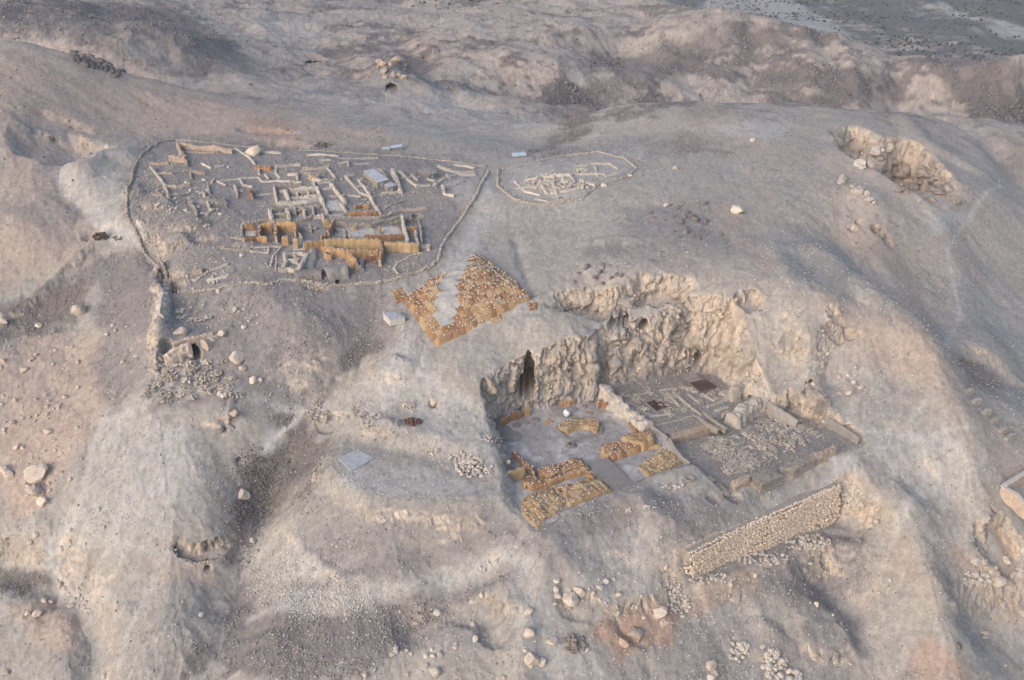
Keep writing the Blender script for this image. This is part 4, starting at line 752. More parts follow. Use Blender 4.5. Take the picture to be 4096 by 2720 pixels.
ruin('rubble walls at the right corner of the monastery', [([(2130,245),(2180,270),(2260,285),(2350,285)], .8, .8, M_stone), ([(2230,240),(2300,245),(2360,260)], .7, .7, M_stone), ([(2100,370),(2150,335),(2250,300),(2361,300)], .8, .8, M_stone), ([(2160,380),(2170,420),(2230,430)], .8, .7, M_stone), ([(2150,375),(2260,355)], .6, .6, M_stone)])
ruin('long brick wall behind the white sheet strewn hall', [([(1420,585),(1500,580),(1600,570),(1760,570),(1830,550)], .9, .5), ([(1500,600),(1620,605),(1700,608),(1780,580),(1900,562)], 1.5, .6), ([(1825,545),(1900,520),(2060,505)], .9, .5, M_brick)])
ruin('pair of high side walls closing the right end of the hall', [([(1900,550),(1915,620),(1940,715)], 1.9, .6, M_white), ([(1985,655),(1995,700),(2010,745)], 1.5, .5, M_white), ([(2000,535),(2015,620),(2025,720)], 1.2, .4, M_brickg), ([(2020,745),(2075,740),(2065,760)], 1.2, .5, M_stone)])
ruin('small roofless cell block in the front of the ruins', [([(1160,790),(1170,830),(1150,865)], 1.6, .7, M_stone), ([(1150,795),(1240,790),(1310,800)], 1.1, .5, M_stone), ([(1290,795),(1270,840),(1240,900)], 1.8, .9, M_stone), ([(1120,885),(1180,880),(1230,895)], 1.2, .6, M_stone), ([(1180,830),(1245,840)], 1.2, .5, M_stone), ([(1220,800),(1250,830)], 1.1, .4, M_white)])
ruin('thin stone outline of a square yard in front of the ruins', [([(945,768),(1060,760),(1140,760)], .35, .35, M_stone), ([(1065,762),(1060,800),(950,790),(943,770)], .35, .35, M_stone), ([(1140,760),(1090,820),(1070,880)], .35, .35, M_stone), ([(1110,820),(1105,910)], .3, .3, M_brick)])
ruin('scattered foundation stones beside the fence in front of the ruins', [([(1870,860),(1850,900),(1880,930)], .3, .4, M_stone), ([(1870,860),(1960,815),(2030,800)], .2, .3, M_stone)])
ruin('line of stones at the rear edge of the dig', [([(1500,205),(1600,205),(1750,200)], .4, .6, M_stone), ([(850,140),(900,170),(960,215)], .5, .5, M_stone), ([(560,120),(620,135),(700,140)], .8, .4, M_brick)])
M_ground_plain = rock_mat('packed_earth', (.27, .245, .225), .15, 1.2, .06)
M_stump = rock_mat('stump_rock', (.42, .37, .32), .28, 1.2, .08); M_weath = rock_mat('weathered_rock', (.31, .265, .225), .35, 1.2, .08)
def rough_wall(label, l, hs, th, z, m, name='rock_wall', n=6, fl=.5):
    pts = [P(*S3(a, b), z+h) for (a, b), h in zip(l, hs)]; pl = np.array([(*p, z) for p in pts]); d = np.r_[0, np.cumsum(np.hypot(*(np.diff(pl[:, :2], axis=0).T)))]; ts = np.arange(0, d[-1], .28); X = np.stack([np.interp(ts, d, pl[:, k]) for k in (0, 1)], 1); H_ = np.interp(ts, d, hs)
    T = np.gradient(X, axis=0); T /= np.linalg.norm(T, axis=1)[:, None]; Nn = np.stack([T[:, 1], -T[:, 0]], 1); prof = [(-1.2, -.15), (-1.15, .15), (-1.02, .4), (-.95, .62), (-.8, .82), (-.5, .96), (0, 1.02), (.5, .97), (.8, .84), (.95, .6), (1.02, .35), (1.15, .12), (1.2, -.15)]; V_ = []
    for s, k in prof:
        q = np.c_[X+Nn*(s*th/2), z+H_*k]; r = 1-2*np.abs(n3(q[:, 0]/1.4, q[:, 1]/1.4, q[:, 2]/1.1, 5)); r2 = n3(q[:, 0]/.5, q[:, 1]/.5, q[:, 2]/.5, 6); q[:, :2] += Nn*(np.sign(s)*(r*.45*fl+r2*.2*fl))[:, None]; q[:, 2] += (r*.35+r2*.2)*fl*max(k, 0); V_.append(q)
    V_ = np.array(V_); m_, n_ = V_.shape[:2]; mb = MB().add(V_.reshape(-1, 3), [(a*n_+i, (a+1)*n_+i, (a+1)*n_+i+1, a*n_+i+1) for a in range(m_-1) for i in range(n_-1)]+[tuple(a*n_ for a in range(m_))[::-1], tuple(a*n_+n_-1 for a in range(m_))]); return obj(name, mb.mesh(name, m), label=label, cat='rock wall')
def rough_px(label, pts, hs, th, m, fl=.6, name='rock_spur', z=None):
    pl = [TW(a, b, h*.9) for (a, b), h in zip(pts, hs)]; zz = min(p[2] for p in pl); inv = [((a-1700)/.7624, (b-1300)/.7624) for a, b in pts]; return rough_wall(label, inv, [h+p[2]-zz for h, p in zip(hs, pl)], th, zz-.3, m, name, fl=fl)
more = [([(1110,250),(1105,290),(1130,320)], .7, .5), ([(1180,300),(1240,300),(1245,340)], .7, .5), ([(1000,262),(1000,300)], .7, .5), ([(1040,300),(1060,325)], .7, .5), ([(880,330),(905,372),(960,380)], .6, .5), ([(700,355),(720,330)], .5, .5), ([(1130,400),(1160,398)], 1.0, .5), ([(1240,405),(1245,440)], 1.1, .45), ([(1310,405),(1318,440)], 1.1, .45), ([(1200,440),(1360,428)], 1.1, .45), ([(1370,350),(1445,345)], .8, .5), ([(1345,345),(1350,372)], .9, .5), ([(1400,390),(1490,380)], .7, .45), ([(1450,440),(1540,430)], .7, .45), ([(1225,500),(1230,540)], 1.2, .4), ([(1100,545),(1170,548)], 1.1, .45), ([(1340,500),(1345,550)], 1.2, .45), ([(1000,585),(1090,590),(1200,592)], .7, .45), ([(900,605),(1000,598)], .8, .45), ([(890,620),(893,690)], 1.0, .5), ([(1290,640),(1360,635)], 1.0, .5), ([(1320,620),(1330,660)], 1.0, .5), ([(1250,665),(1270,700)], 1.2, .5), ([(1480,640),(1540,650),(1545,700)], .9, .5), ([(1830,600),(1890,590)], 1.2, .5), ([(1560,430),(1640,440)], .7, .5), ([(1600,380),(1650,372)], .6, .4), ([(1770,420),(1850,415),(1900,405)], .6, .5), ([(1740,330),(1770,370)], .8, .4), ([(1900,330),(1960,320)], .6, .4), ([(1960,300),(2000,340)], .7, .5), ([(2060,330),(2110,345)], .6, .5), ([(2180,300),(2200,330)], .6, .5), ([(1740,500),(1830,495),(1920,470)], .5, .5), ([(1500,230),(1560,225),(1565,250)], .5, .5), ([(1600,240),(1700,235)], .4, .5), ([(1380,215),(1450,212)], .5, .5), ([(720,250),(780,245)], .5, .5), ([(640,230),(700,260)], .6, .5), ([(840,400),(900,410)], .5, .4), ([(780,450),(790,480)], .8, .5), ([(560,470),(600,520),(610,560)], .9, .7), ([(430,430),(500,430),(560,415)], .7, .6), ([(330,420),(400,430)], .8, .8), ([(820,700),(900,710)], .4, .4), ([(760,760),(880,755),(940,775)], .6, .6)]
for k_, (nm_, sel_) in enumerate((('left rear', lambda x, y: x < 1000 and y < 400), ('left front', lambda x, y: x < 1000 and y >= 400), ('central rear', lambda x, y: 1000 <= x < 1480 and y < 480), ('central front', lambda x, y: 1000 <= x < 1480 and y >= 480), ('right rear', lambda x, y: x >= 1480 and y < 480), ('right front', lambda x, y: x >= 1480 and y >= 480))):
    ww = [w_ for w_ in more if sel_(*w_[0][0])]
    if ww: ruin('low broken partition walls in the '+nm_+' part of the monastery ruins', ww, (M_stone, M_brickg)[k_ % 2])
# earth-heaped brick blocks at the front
def earth_block(label, pts, z0, h, th):
    return rough_px(label, s1(pts), [h*.8]*len(pts), th*.85, M_ground_plain, .35, 'earthen_tower')
earth_block('broad earthen tower stump left of the one with a hole', [(1230,925),(1310,915),(1395,910)], 17, 2.2, 3.6); tw = earth_block('broad earthen tower stump with a small black hole', [(1420,900),(1500,890),(1555,885)], 17, 2.9, 4.2); earth_block('earthen bank ending in a knife edge right of the tower stumps', [(1650,835),(1640,880),(1650,905)], 17, 1.6, 1.2)
earth_block('smooth earthen ramp wall left of the orange mats', [(1345,745),(1330,830),(1310,900)], 18, 1.2, 2.6)
hole = MB().box(TW(*S1(1506,950), .9)+[0, -2.7, .9], (.6, 1.0, .5), 0, .05); M_black = rock_mat('hole_shade_black', (.012, .011, .01), .1, 1, .01); part('opening_shade', hole, M_black, tw)  # solid near-black box; its colour stands in for the shade inside the hole
# mats over the upper walls
mm = mat_wall
U = lambda l: s1(l)
mm('long main wall hung with bright ochre mats in front of the hall', U([(1410,722),(1500,715),(1600,715),(1700,718),(1770,725)]), 2.5, .8, m=M_mat3, w_=1.4); mm('right half of the long mat wall stepping down beyond the rust coloured corner', U([(1790,735),(1880,738),(1950,745),(2005,745)]), 1.9, .7, m=M_mat3, w_=1.4)
mm('rust coloured mat corner post descending from the main wall', U([(1772,728),(1775,790),(1760,845)]), 1.6, .6, m=M_mat2); mm('lower row of mats under the long main wall', U([(1430,770),(1500,775),(1560,790),(1640,790),(1750,790)]), 1.6, .9, m=M_mat)
mm('left end of the mat wall beside the earthen tower', U([(1280,735),(1340,725),(1410,722)]), 1.7, .7, m=M_mat); mm('mat heap at the foot of the middle earthen tower', U([(1560,800),(1600,835),(1615,860)]), 1.9, .8, m=M_mat); mm('thin mat covered step beside the earthen slope', U([(1400,760),(1425,790),(1420,815),(1460,820)]), .9, .6, m=M_mat)
mm('small curved mat bank right of the towers', U([(1650,840),(1700,825),(1745,815)]), .8, .5, m=M_mat2)
mm('mats over the left wall of the western orange rooms', U([(910,622),(970,628)]), 1.3, .6, m=M_mat2); mm('low front mat wall of the western orange rooms', U([(900,705),(980,702),(1055,708)]), 1.1, .6, m=M_mat); mm('rust partition between the western orange rooms', U([(1010,620),(1008,650),(1000,680)]), 1.6, .6, m=M_mat2)
mm('mats over the back wall of the first orange room', U([(1015,618),(1080,615)]), 2.0, .6, m=M_mat); mm('broad row of hanging mats on the second orange room', U([(1110,612),(1170,608),(1235,610)]), 2.2, .6, m=M_mat); mm('rust mat wall running forward beside the second orange room', U([(1105,615),(1110,660),(1105,695)]), 1.8, .6, m=M_mat2)
mm('mats on the right partition of the orange rooms', U([(1235,608),(1230,640),(1225,665)]), 1.8, .55, m=M_mat); mm('square ochre mat block in front of the second room', U([(1145,700),(1185,700)]), 1.9, .8, m=M_mat); mm('narrow ochre mat block right of the square one', U([(1215,712),(1245,712)]), 2.2, .6, m=M_mat3)
mm('isolated leaning mat wall west of the hall', U([(1405,598),(1440,598)]), 1.5, .6, m=M_mat3); mm('slanting rust mat wall at the west end of the hall', U([(1470,598),(1450,640),(1435,665)]), 1.6, .6, m=M_mat2)
mm('little mat pillar in the middle of the white strewn hall', U([(1590,632),(1612,632)]), 1.2, .5, m=M_mat); mm('second mat pillar towards the right of the hall', U([(1750,640),(1770,640)]), 1.6, .5, m=M_mat); mm('row of dark mats along the inside of the hall front', U([(1665,690),(1750,698),(1830,695),(1905,690)]), 1.1, .6, m=M_mat2)
mm('mats in the narrow room at the right end of the hall', U([(1930,645),(1985,640)]), 1.3, .5, m=M_mat); mm('small triangular mat beside the right end wall', U([(1940,585),(1965,592)]), .8, .5, m=M_mat2); mm('mat bench at the west entrance of the hall', U([(1390,700),(1425,690)]), 1.0, .5, m=M_mat2); mm('mat at the foot of the white sheets in the hall', U([(1565,700),(1590,702)]), .8, .5, m=M_mat)
mm('curved rust mats round the orange pit', U([(1565,545),(1600,548),(1680,548),(1745,540)]), 1.0, .5, m=M_mat2, w_=.9); mm('far rim mats of the orange pit', U([(1600,508),(1650,500),(1700,508)]), .7, .6, m=M_mat2, w_=.9)
mm('bright rust mats at the back of the ruins', U([(980,255),(1030,262),(1080,265)]), .8, 1.2, m=M_mat2, w_=.9); mm('single ochre mat in the dark sunken room', U([(1315,322),(1370,322)]), 1.0, .5, m=M_mat3); mm('rust mats in the round pit left of the centre', U([(940,395),(945,425),(955,445)]), 1.2, .6, m=M_mat2)
mm('tiny grey brown mat against the sunken room wall', U([(1275,265),(1310,263)]), .8, .4, m=M_mat3)
# basins in the front cell
for i, (a, b, r) in enumerate(((1222,545,.75), (1258,528,.8))):
    g = TW(*S1(a, b), .6); t = MB().lathe(g, [(r*.8, -.2), (r, .3), (r*1.08, .62), (r*.92, .62), (r*.8, .3), (r*.3, .15), (.05, .13)], 18); o = obj('stone_basin', t.mesh('stone_basin', M_brickg, True), label=('left round brown basin' if i == 0 else 'right deeper round basin')+' in the small front cell of the ruins', cat='basin')
# sheds with stone-weighted sheet roofs
M_tin = rock_mat('dusty_sheet', (.46, .47, .49), .25, .7, .01, .6); M_glass = rock_mat('dusty_glass_sheet', (.50, .56, .60), .1, 1.5, .002, .25); M_wood = rock_mat('weathered_plank', (.30, .265, .245), .3, .5, .01); M_woodd = rock_mat('dark_plank', (.115, .085, .078), .35, .5, .01)
def shed(label, roof, h, rows, cols, m=M_tin, wallm=M_brickg, door=True, stones=10):
    q = np.array([TW(*S1(a, b), h)[:2] for a, b in roof]); z = min(hz(*p) for p in q); c = q.mean(0); t = thing('storage_shed', (*c, z), label, 'shed'); n = 4; mb = MB()
    mb.add([(x, y, z-.4) for x, y in q]+[(x, y, z+h-.03) for x, y in q], [(i, (i+1) % n, n+(i+1) % n, n+i) for i in range(n)]+[(4, 5, 6, 7)]); part('wall', mb, wallm, t); bk = MB()
    for i in range(4):
        a, b = q[i], q[(i+1) % 4]; L = np.hypot(*(b-a)); an = math.atan2(*(b-a)[::-1])
        for r in range(int(h/.22)):
            for j in range(int(L/.5)): u = (j+.5+(r % 2)*.4)/(L/.5); p = a+(b-a)*min(u, .98); bk.box((*p, z+.22*(r+.5)), (.44, .16, .18), an, .02)
    part('brick', bk, wallm, t, kind='stuff')
    for i in range(rows):
        for j in range(cols):
            f = lambda u, v: (q[0]*(1-u)+q[1]*u)*(1-v)+(q[3]*(1-u)+q[2]*u)*v
            a, b, c_, d = f((i-.02)/rows, (j-.02)/cols), f((i+1.02)/rows, (j-.02)/cols), f((i+1.02)/rows, (j+1.02)/cols), f((i-.02)/rows, (j+1.02)/cols); zz = z+h+random.uniform(0, .06)+.02*((i+j) % 2); mb = MB()
            mb.add([(*p, zz+random.uniform(-.015, .015)) for p in (a, b, c_, d)]+[(*p, zz+.05) for p in (a, b, c_, d)], [(3, 2, 1, 0), (4, 5, 6, 7), (0, 1, 5, 4), (1, 2, 6, 5), (2, 3, 7, 6), (3, 0, 4, 7)]); part('roof_sheet', mb, m, t)
    for _ in range(stones):
        u, v = random.random(), random.random(); p = f(u, v); weights.append(((p[0], p[1], z+h+.12), .14, t['label']))
    if door:
        a, b = q[3], q[2]; p = a+(b-a)*.35; an = math.atan2(*(b-a)[::-1]); nn = np.array([math.sin(an), -math.cos(an)]); part('door', MB().box((*(p+nn*.12), z+h*.45), (1.0, .08, h*.85), an), M_tin, t)
    return t
shed('long white sheet-roofed brick shed in the ruins', [(1655,275),(1722,266),(1820,342),(1745,362)], 1.7, 3, 7, stones=26); shed('short lower shed joined to the front of the long one', [(1780,348),(1828,336),(1868,378),(1812,392)], 1.5, 2, 3, stones=10); shed('small lone sheet-roofed shed near the right corner', [(2006,270),(2068,262),(2128,300),(2070,312)], 1.2, 2, 4, M_wood, stones=10)
for lab, roof, hh, m in (('left small white panel of the pair behind the ruins', [(1772,140),(1818,136),(1828,150),(1776,154)], .7, M_glass), ('right large white panel of the pair behind the ruins', [(1826,131),(1898,127),(1906,142),(1832,147)], .7, M_glass)):
    q = np.array([TW(*S1(a, b), hh) for a, b in roof]); z = q[:, 2].max(); c = q.mean(0); t = thing('skylight_cover', (c[0], c[1], z), lab, 'panel'); mb = MB(); P4 = [(x, y) for x, y, _ in q]
    mb.add([(x, y, z+hh-.05) for x, y in P4]+[(x, y, z+hh) for x, y in P4], [(3, 2, 1, 0), (4, 5, 6, 7), (0, 1, 5, 4), (1, 2, 6, 5), (2, 3, 7, 6), (3, 0, 4, 7)]); part('panel', mb, m, t); part('frame', MB().add([(x, y, z-.4) for x, y in P4]+[(x, y, z+hh-.06) for x, y in P4], [(0, 1, 5, 4), (1, 2, 6, 5), (2, 3, 7, 6), (3, 0, 4, 7)]), M_wood, t)
q = np.array([TW(a, b, .5) for a, b in ((2046,612),(2100,607),(2108,620),(2052,626))]); t = thing('skylight_cover', q[0], 'small grey panel by the saddle fence between the two enclosures', 'panel'); part('panel', MB().add([(x, y, z+.42) for x, y, z in q]+[(x, y, z+.5) for x, y, z in q], [(3, 2, 1, 0), (4, 5, 6, 7), (0, 1, 5, 4), (1, 2, 6, 5), (2, 3, 7, 6), (3, 0, 4, 7)]), M_glass, t); part('frame', MB().add([(x, y, z-.3) for x, y, z in q]+[(x, y, z+.41) for x, y, z in q], [(0, 1, 5, 4), (1, 2, 6, 5), (2, 3, 7, 6), (3, 0, 4, 7)]), M_wood, t)
# white bench-shaped tomb cover below the ruins
q = np.array([TW(*S1(a, b), .95)[:2] for a, b in ((1783,1200),(1872,1174),(1920,1212),(1826,1246))]); z = max(hz(*p) for p in q)-.15; t = thing('tomb_cover', (*q.mean(0), z), 'white plastered box with a stone-weighted sheet on top, left of the pyramid', 'covered tomb')
part('wall', MB().add([(*p, z-.5) for p in q]+[(*p, z+.9) for p in q], [(0, 1, 5, 4), (1, 2, 6, 5), (2, 3, 7, 6), (3, 0, 4, 7), (4, 5, 6, 7)]), M_white, t); qc = q.mean(0)
part('lid', MB().add([(*(qc+(p-qc)*1.06), z+.905) for p in q]+[(*(qc+(p-qc)*1.05), z+1.0) for p in q], [(3, 2, 1, 0), (4, 5, 6, 7), (0, 1, 5, 4), (1, 2, 6, 5), (2, 3, 7, 6), (3, 0, 4, 7)]), M_tin, t)
for _ in range(7): a, b = random.uniform(.15, .85), random.uniform(.15, .85); p = (q[0]*(1-a)+q[1]*a)*(1-b)+(q[3]*(1-a)+q[2]*a)*b; weights.append(((p[0], p[1], z+1.06), .14, t['label']))
# crumpled white sheets and plaster rubble on the hall floor
def sheet(label, pts, lump=.35, m=M_white, n=26):
    poly = np.array([G(a, b)[:2] for a, b in pts]); lo, hi = poly.min(0)-.2, poly.max(0)+.2; X, Y = np.meshgrid(np.linspace(lo[0], hi[0], n), np.linspace(lo[1], hi[1], n)); d, _ = seg_dist(X, Y, poly, True); ins = inside(X, Y, poly); d = np.where(ins, d, -d); Z = height(X, Y)+.05+lump*np.abs(ridged(X, Y, 1.6, 3, int(X[0, 0]*7) % 99))*ss(0, .6, d)-.2*(d < 0)
    mb = MB(); mb.v = [(float(a), float(b), float(c)) for a, b, c in zip(X.ravel(), Y.ravel(), Z.ravel())]; mb.f = [(i*n+j, i*n+j+1, (i+1)*n+j+1, (i+1)*n+j) for i in range(n-1) for j in range(n-1) if ins[i, j] or ins[i+1, j+1]]; o = mb.mesh('white_sheet', m, True); return obj('crumpled_sheet', o, label=label, cat='sheet')
sheet('crumpled white sheet on the hall floor between the two mat pillars', s1([(1540,660),(1600,640),(1680,630),(1740,660),(1735,700),(1640,700),(1560,695)])); sheet('crumpled white sheet at the right side of the hall', s1([(1775,650),(1840,640),(1895,650),(1890,685),(1780,690)]), .25); sheet('white sheet in the leftmost orange room', s1([(905,650),(990,640),(985,700),(910,700)]), .25); sheet('pale plaster patch in the middle of the monastery', s1([(1410,480),(1500,470),(1530,500),(1520,540),(1430,540)]), .15); sheet('small white sheet before the front cell block', s1([(1210,775),(1290,765),(1280,795),(1215,800)]), .15)

# ---------------------------------------------------------------- the pyramid stump under its mats
M_sand = rock_mat('whitish_sand', (.42, .40, .37), .2, 1.0, .12)
pyr = np.array([P(a, b, z) for a, b, z in ((1612,1180,16.6),(1745,1312,15.6),(2128,1198,16.4),(1905,1012,18.0))], float)
pz = lambda x, y: height(x, y)
apex = np.array(P(1880,1120,19.5))
def pyr_h(x, y, d):
    return 1.1*ss(0, 6.0, d)+.55*ss(0, .5, d)*0+.35*ridged(x, y, 2.6, 3, 3)
bare = np.array([P(a, b, 18.2) for a, b in ((1925,1022),(1889,1041),(1872,1081),(1838,1121),(1832,1156),(1835,1202),(1792,1228),(1734,1228),(1734,1196),(1757,1144),(1775,1095),(1720,1105),(1850,1030),(1905,1005))], float)
t = mat_field('broad low pyramid stump covered with rust and ochre mats and white stones', pyr, pz, 1.0, .5, 1.35, .22, [M_mat, M_mat2, M_mat2, M_mat3], 1.5, 'mat_covered_pyramid', 'covered pyramid', hole=bare, core=M_sand, hf=pyr_h, ssz=.175)
mat_field('little square rust mat right of the pyramid', np.array([P(a, b, 15.6) for a, b in ((2112,1222),(2148,1222),(2152,1242),(2116,1244))], float), pz, .15, .2, 1.0, .1, M_mat2, .8); mat_field('thin grass mat left of the pyramid foot', np.array([P(a, b, 16.2) for a, b in ((1560,1158),(1610,1150),(1640,1180),(1580,1188))], float), pz, .1, .2, 1.1, .1, [M_mat2, M_mat3], .8); mat_field('faded mat at the front foot of the pyramid', np.array([P(a, b, 15.2) for a, b in ((1962,1262),(2000,1255),(2006,1268),(1966,1276))], float), pz, .1, .2, .9, .1, M_mat3, 1)

# ---------------------------------------------------------------- lower left court
z0 = .0
cz = flatz(0.02)
def cf(label, l, h, **k): return mat_field(label, s3(l, h), cz, h, **k)
arc = [(693,528),(705,505),(750,492),(800,487),(850,485),(900,490),(922,503),(915,545),(905,562),(885,555),(870,535),(820,530),(790,535),(745,553),(735,545),(710,545)]
cf('curved bench of ochre mats in the middle of the left court', arc, .75, edge=.25, cell=1.05, lump=.08, m=[M_mat3, M_mat3, M_mat], density=.7, name='mat_covered_bench', cat='covered bench')
cf('upper tier of the mat covered block against the dividing wall', [(1022,580),(1060,568),(1185,548),(1205,570),(1208,600),(1150,625),(1040,600)], 1.7, edge=.3, cell=1.2, m=[M_mat, M_mat3], density=.4); cf('lower tier of the mat covered block strewn with stones', [(915,628),(1020,600),(1130,610),(1150,630),(1120,645),(985,690),(930,668)], 1.1, edge=.25, cell=1.1, m=[M_mat2, M_mat], density=1.3)
cf('small bundle of mats at the foot of the dividing wall', [(1165,625),(1235,618),(1240,632),(1170,645)], .6, edge=.2, cell=.9, m=M_mat3, density=.5); cf('mats leaning on the foot of the dividing wall', [(1055,505),(1080,498),(1135,545),(1105,560)], .7, edge=.25, cell=1.0, m=M_mat2, density=.8)
cf('ochre mats spread beside the dividing wall in the lower court corner', [(1105,735),(1160,705),(1235,645),(1285,650),(1355,718),(1260,760),(1170,792)], .35, edge=.3, cell=1.15, lump=.3, m=[M_mat3, M_mat3, M_mat], density=1.2)
cf('dark rust mats piled over the wall west of the ramp', [(585,755),(640,735),(740,705),(828,688),(850,735),(760,755),(660,790),(600,790)], 1.0, edge=.3, cell=1.1, lump=.25, m=[M_mat2, M_mat2, M_mat], density=1.5); cf('rust mat mass at the western end of the piled wall', [(505,805),(545,780),(600,795),(660,800),(640,835),(560,850),(515,840)], .8, edge=.3, cell=1.0, lump=.25, m=[M_mat2, M_mat], density=1.0)
mat_wall('row of rust mats along the front of the piled wall', s3p([(635,820),(720,790),(800,765),(850,745)]), .9, .6, z0, M_mat); mat_wall('short high wall of ochre mats at the west edge of the court', s3p([(392,785),(450,765),(520,748)]), 1.7, .6, z0+.2, M_mat3, w_=1.5)
cf('ochre mat bed sloping to the southern corner of the court', [(505,915),(600,880),(700,860),(760,905),(690,985),(640,1000),(590,1065),(500,985)], .35, edge=.3, cell=1.1, lump=.4, m=[M_mat3, M_mat3, M_mat], density=1.1); cf('ochre mat bed beside the foot of the ramp', [(720,860),(800,830),(915,805),(985,858),(880,895),(760,945),(735,920)], .6, edge=.3, cell=1.15, lump=.3, m=[M_mat3, M_mat3, M_mat], density=1.3); cf('narrow mat strip between the piled wall and the bed', [(515,900),(620,855),(760,830),(860,800),(870,812),(740,858),(620,880),(530,918)], .3, edge=.2, cell=1.0, lump=.3, m=[M_mat, M_mat2], density=1.2)
mat_wall('mats against the cliff foot at the west end of the court', s3p([(395,500),(440,470),(505,450)]), 1.3, .5, z0, M_mat2, w_=1.0); mat_wall('single upright mat bundle below the tall cave', s3p([(518,438),(548,436)]), 1.5, .5, z0, M_mat); mat_wall('mats against the cliff foot in the middle of the court', s3p([(705,402),(740,400),(785,388)]), .9, .4, z0+.1, M_mat, w_=.9)
mat_wall('dark mat bundle where the dividing wall meets the cliff', s3p([(905,400),(930,392),(955,412)]), 1.2, .6, z0+.1, M_mat2, w_=.9); cf('small square mat lying alone on the court floor', [(632,497),(655,488),(673,505),(640,517)], .25, edge=.15, cell=1.2, lump=.05, m=M_mat, density=.6); cf('tiny mat near the white wrapped bundle', [(848,452),(870,448),(880,458),(856,462)], .2, edge=.15, cell=.8, lump=.05, m=M_mat2, density=.6)
mat_wall('narrow mat strip down the western edge of the court', s3p([(462,660),(500,700),(545,755)]), .6, .35, z0+.3, M_mat2, w_=1.1); mat_wall('thin line of mats outside the western edge of the court', s3p([(378,815),(410,850),(430,885)]), .5, .3, z0, M_mat, w_=1.2); mat_wall('narrow mat roll at the west edge beside the beds', s3p([(530,720),(560,745),(570,775)]), 1.1, .5, z0, M_mat2)
mat_wall('small upright mat beside the ramp foot', s3p([(855,775),(885,800)]), .6, .4, z0, M_mat2)
# basin kerb round the bench, column bases, discs, well
def kerb(label, l, h, th, z=0, m=M_ground_plain, name='low_kerb'): pl = np.array([(*P(*S3(a, b), z+h), z) for a, b in l], float); mb, _, _ = wall_mb(pl, h, th, .1); return obj(name, mb.mesh(name, m), label=label, cat='kerb')
kerb('low earthen kerb framing the basin in front of the curved bench', [(690,535),(745,595),(775,600),(925,560),(920,525)], .35, .6)
for i, (a, b, r) in enumerate(((428,541,.75), (481,523,.72), (525,513,.75), (582,495,.72), (776,437,.75), (835,425,.55))):
    x, y = P(*S3(a, b), .2); lab = ['round column base nearest the west edge of the court', 'second round column base from the west edge', 'third round column base from the west edge', 'fourth round column base from the west edge', 'round column base right of the white wrapped bundle', 'faint flat column base under the cliff foot'][i]
    obj('column_base', MB().lathe((x, y, 0), [(r*1.05, -.1), (r*1.05, .16), (r, .22), (r*.96, .30), (r*.5, .31), (.1, .3)], 24).mesh('column_base', M_ground_plain, False), label=lab, cat='column base')
x, y = P(*S3(452,582), .1); obj('floor_disc', MB().lathe((x, y, 0), [(2.0, -.1), (2.0, .10), (1.9, .14), (.2, .15)], 32).mesh('floor_disc', M_ground_plain), label='wide round pale disc at the west edge of the court', cat='disc')
x, y = P(*S3(1718,538), 0); obj('floor_disc', MB().lathe((x, y, -.3), [(1.5, -.1), (1.5, .10), (1.42, .14), (.2, .13)], 32).mesh('floor_disc', M_ground_plain), label='smooth round disc among the brick heaps of the right court', cat='disc')
x, y = P(*S3(770,625), .3); w0 = thing('stone_well', (x, y, 0), 'small round stone well in the middle of the left court', 'well'); part('rim', MB().lathe((x, y, 0), [(.8, -.1), (.78, .35), (.7, .48), (.52, .48), (.45, .2), (.2, .12)], 18), M_dark, w0); part('sediment', MB().lathe((x, y, .02), [(1.15, 0), (1.0, .08), (.8, .12)], 20), M_ground_plain, w0)
pl = [P(*S3(a, b), .03) for a, b in ((750,635),(728,645),(718,655),(720,675))]; mb = MB(); [mb.tube((*a, .04), (*b, .04), .05, 5) for a, b in zip(pl[:-1], pl[1:])]; obj('hose', mb.mesh('hose', M_wood), label='thin brown hose curling from the stone well', cat='hose')
x, y = P(*S3(1385,850), -.3); zz = hz(x, y); obj('stone_bowl', MB().lathe((x, y, zz), [(.45, -.1), (.75, .3), (.85, .55), (.72, .55), (.55, .25), (.2, .15)], 22).mesh('stone_bowl', M_ground_plain, True), label='round open stone bowl on the terrace before the right court', cat='bowl')
# white wrapped bundle
v, f = rock_base(3, 99, 3, .10, 1.0); v = v*[.75, .7, .8]; M_wrap = rock_mat('white_plastic', (.74, .74, .73), .06, .5, .02, .5); x, y = P(*S3(742,462), .7); wb = thing('wrapped_bundle', (x, y, 0), 'white plastic wrapped round bundle standing on the court floor', 'bundle'); o = obj('wrapping', rmesh('wrapping', (v, f), M_wrap, True), wb); o.location = (0, 0, .72)
part('foot', MB().lathe((x, y, 0), [(.35, -.05), (.4, .12), (.3, .2)], 14), M_dark, wb)
# ramp
rp = s3([(855,728),(960,700),(1098,826),(985,862)], .45); obj('earth_ramp', MB().add([(*p, -.3) for p in rp]+[(*p, z) for p, z in zip(rp, (.62, .62, .12, .12))], [(4, 5, 6, 7), (0, 1, 5, 4), (1, 2, 6, 5), (2, 3, 7, 6), (3, 0, 4, 7)]).mesh('earth_ramp', M_ground_plain), label='smooth earthen causeway running down out of the left court', cat='ramp')
kerb('straight cut edge along the southern corner of the left court', [(590,1068),(660,1045),(715,1010),(690,985),(985,862)], .15, .3)
kerb('straight cut edge right of the causeway', [(1100,825),(1370,730)], .15, .3)
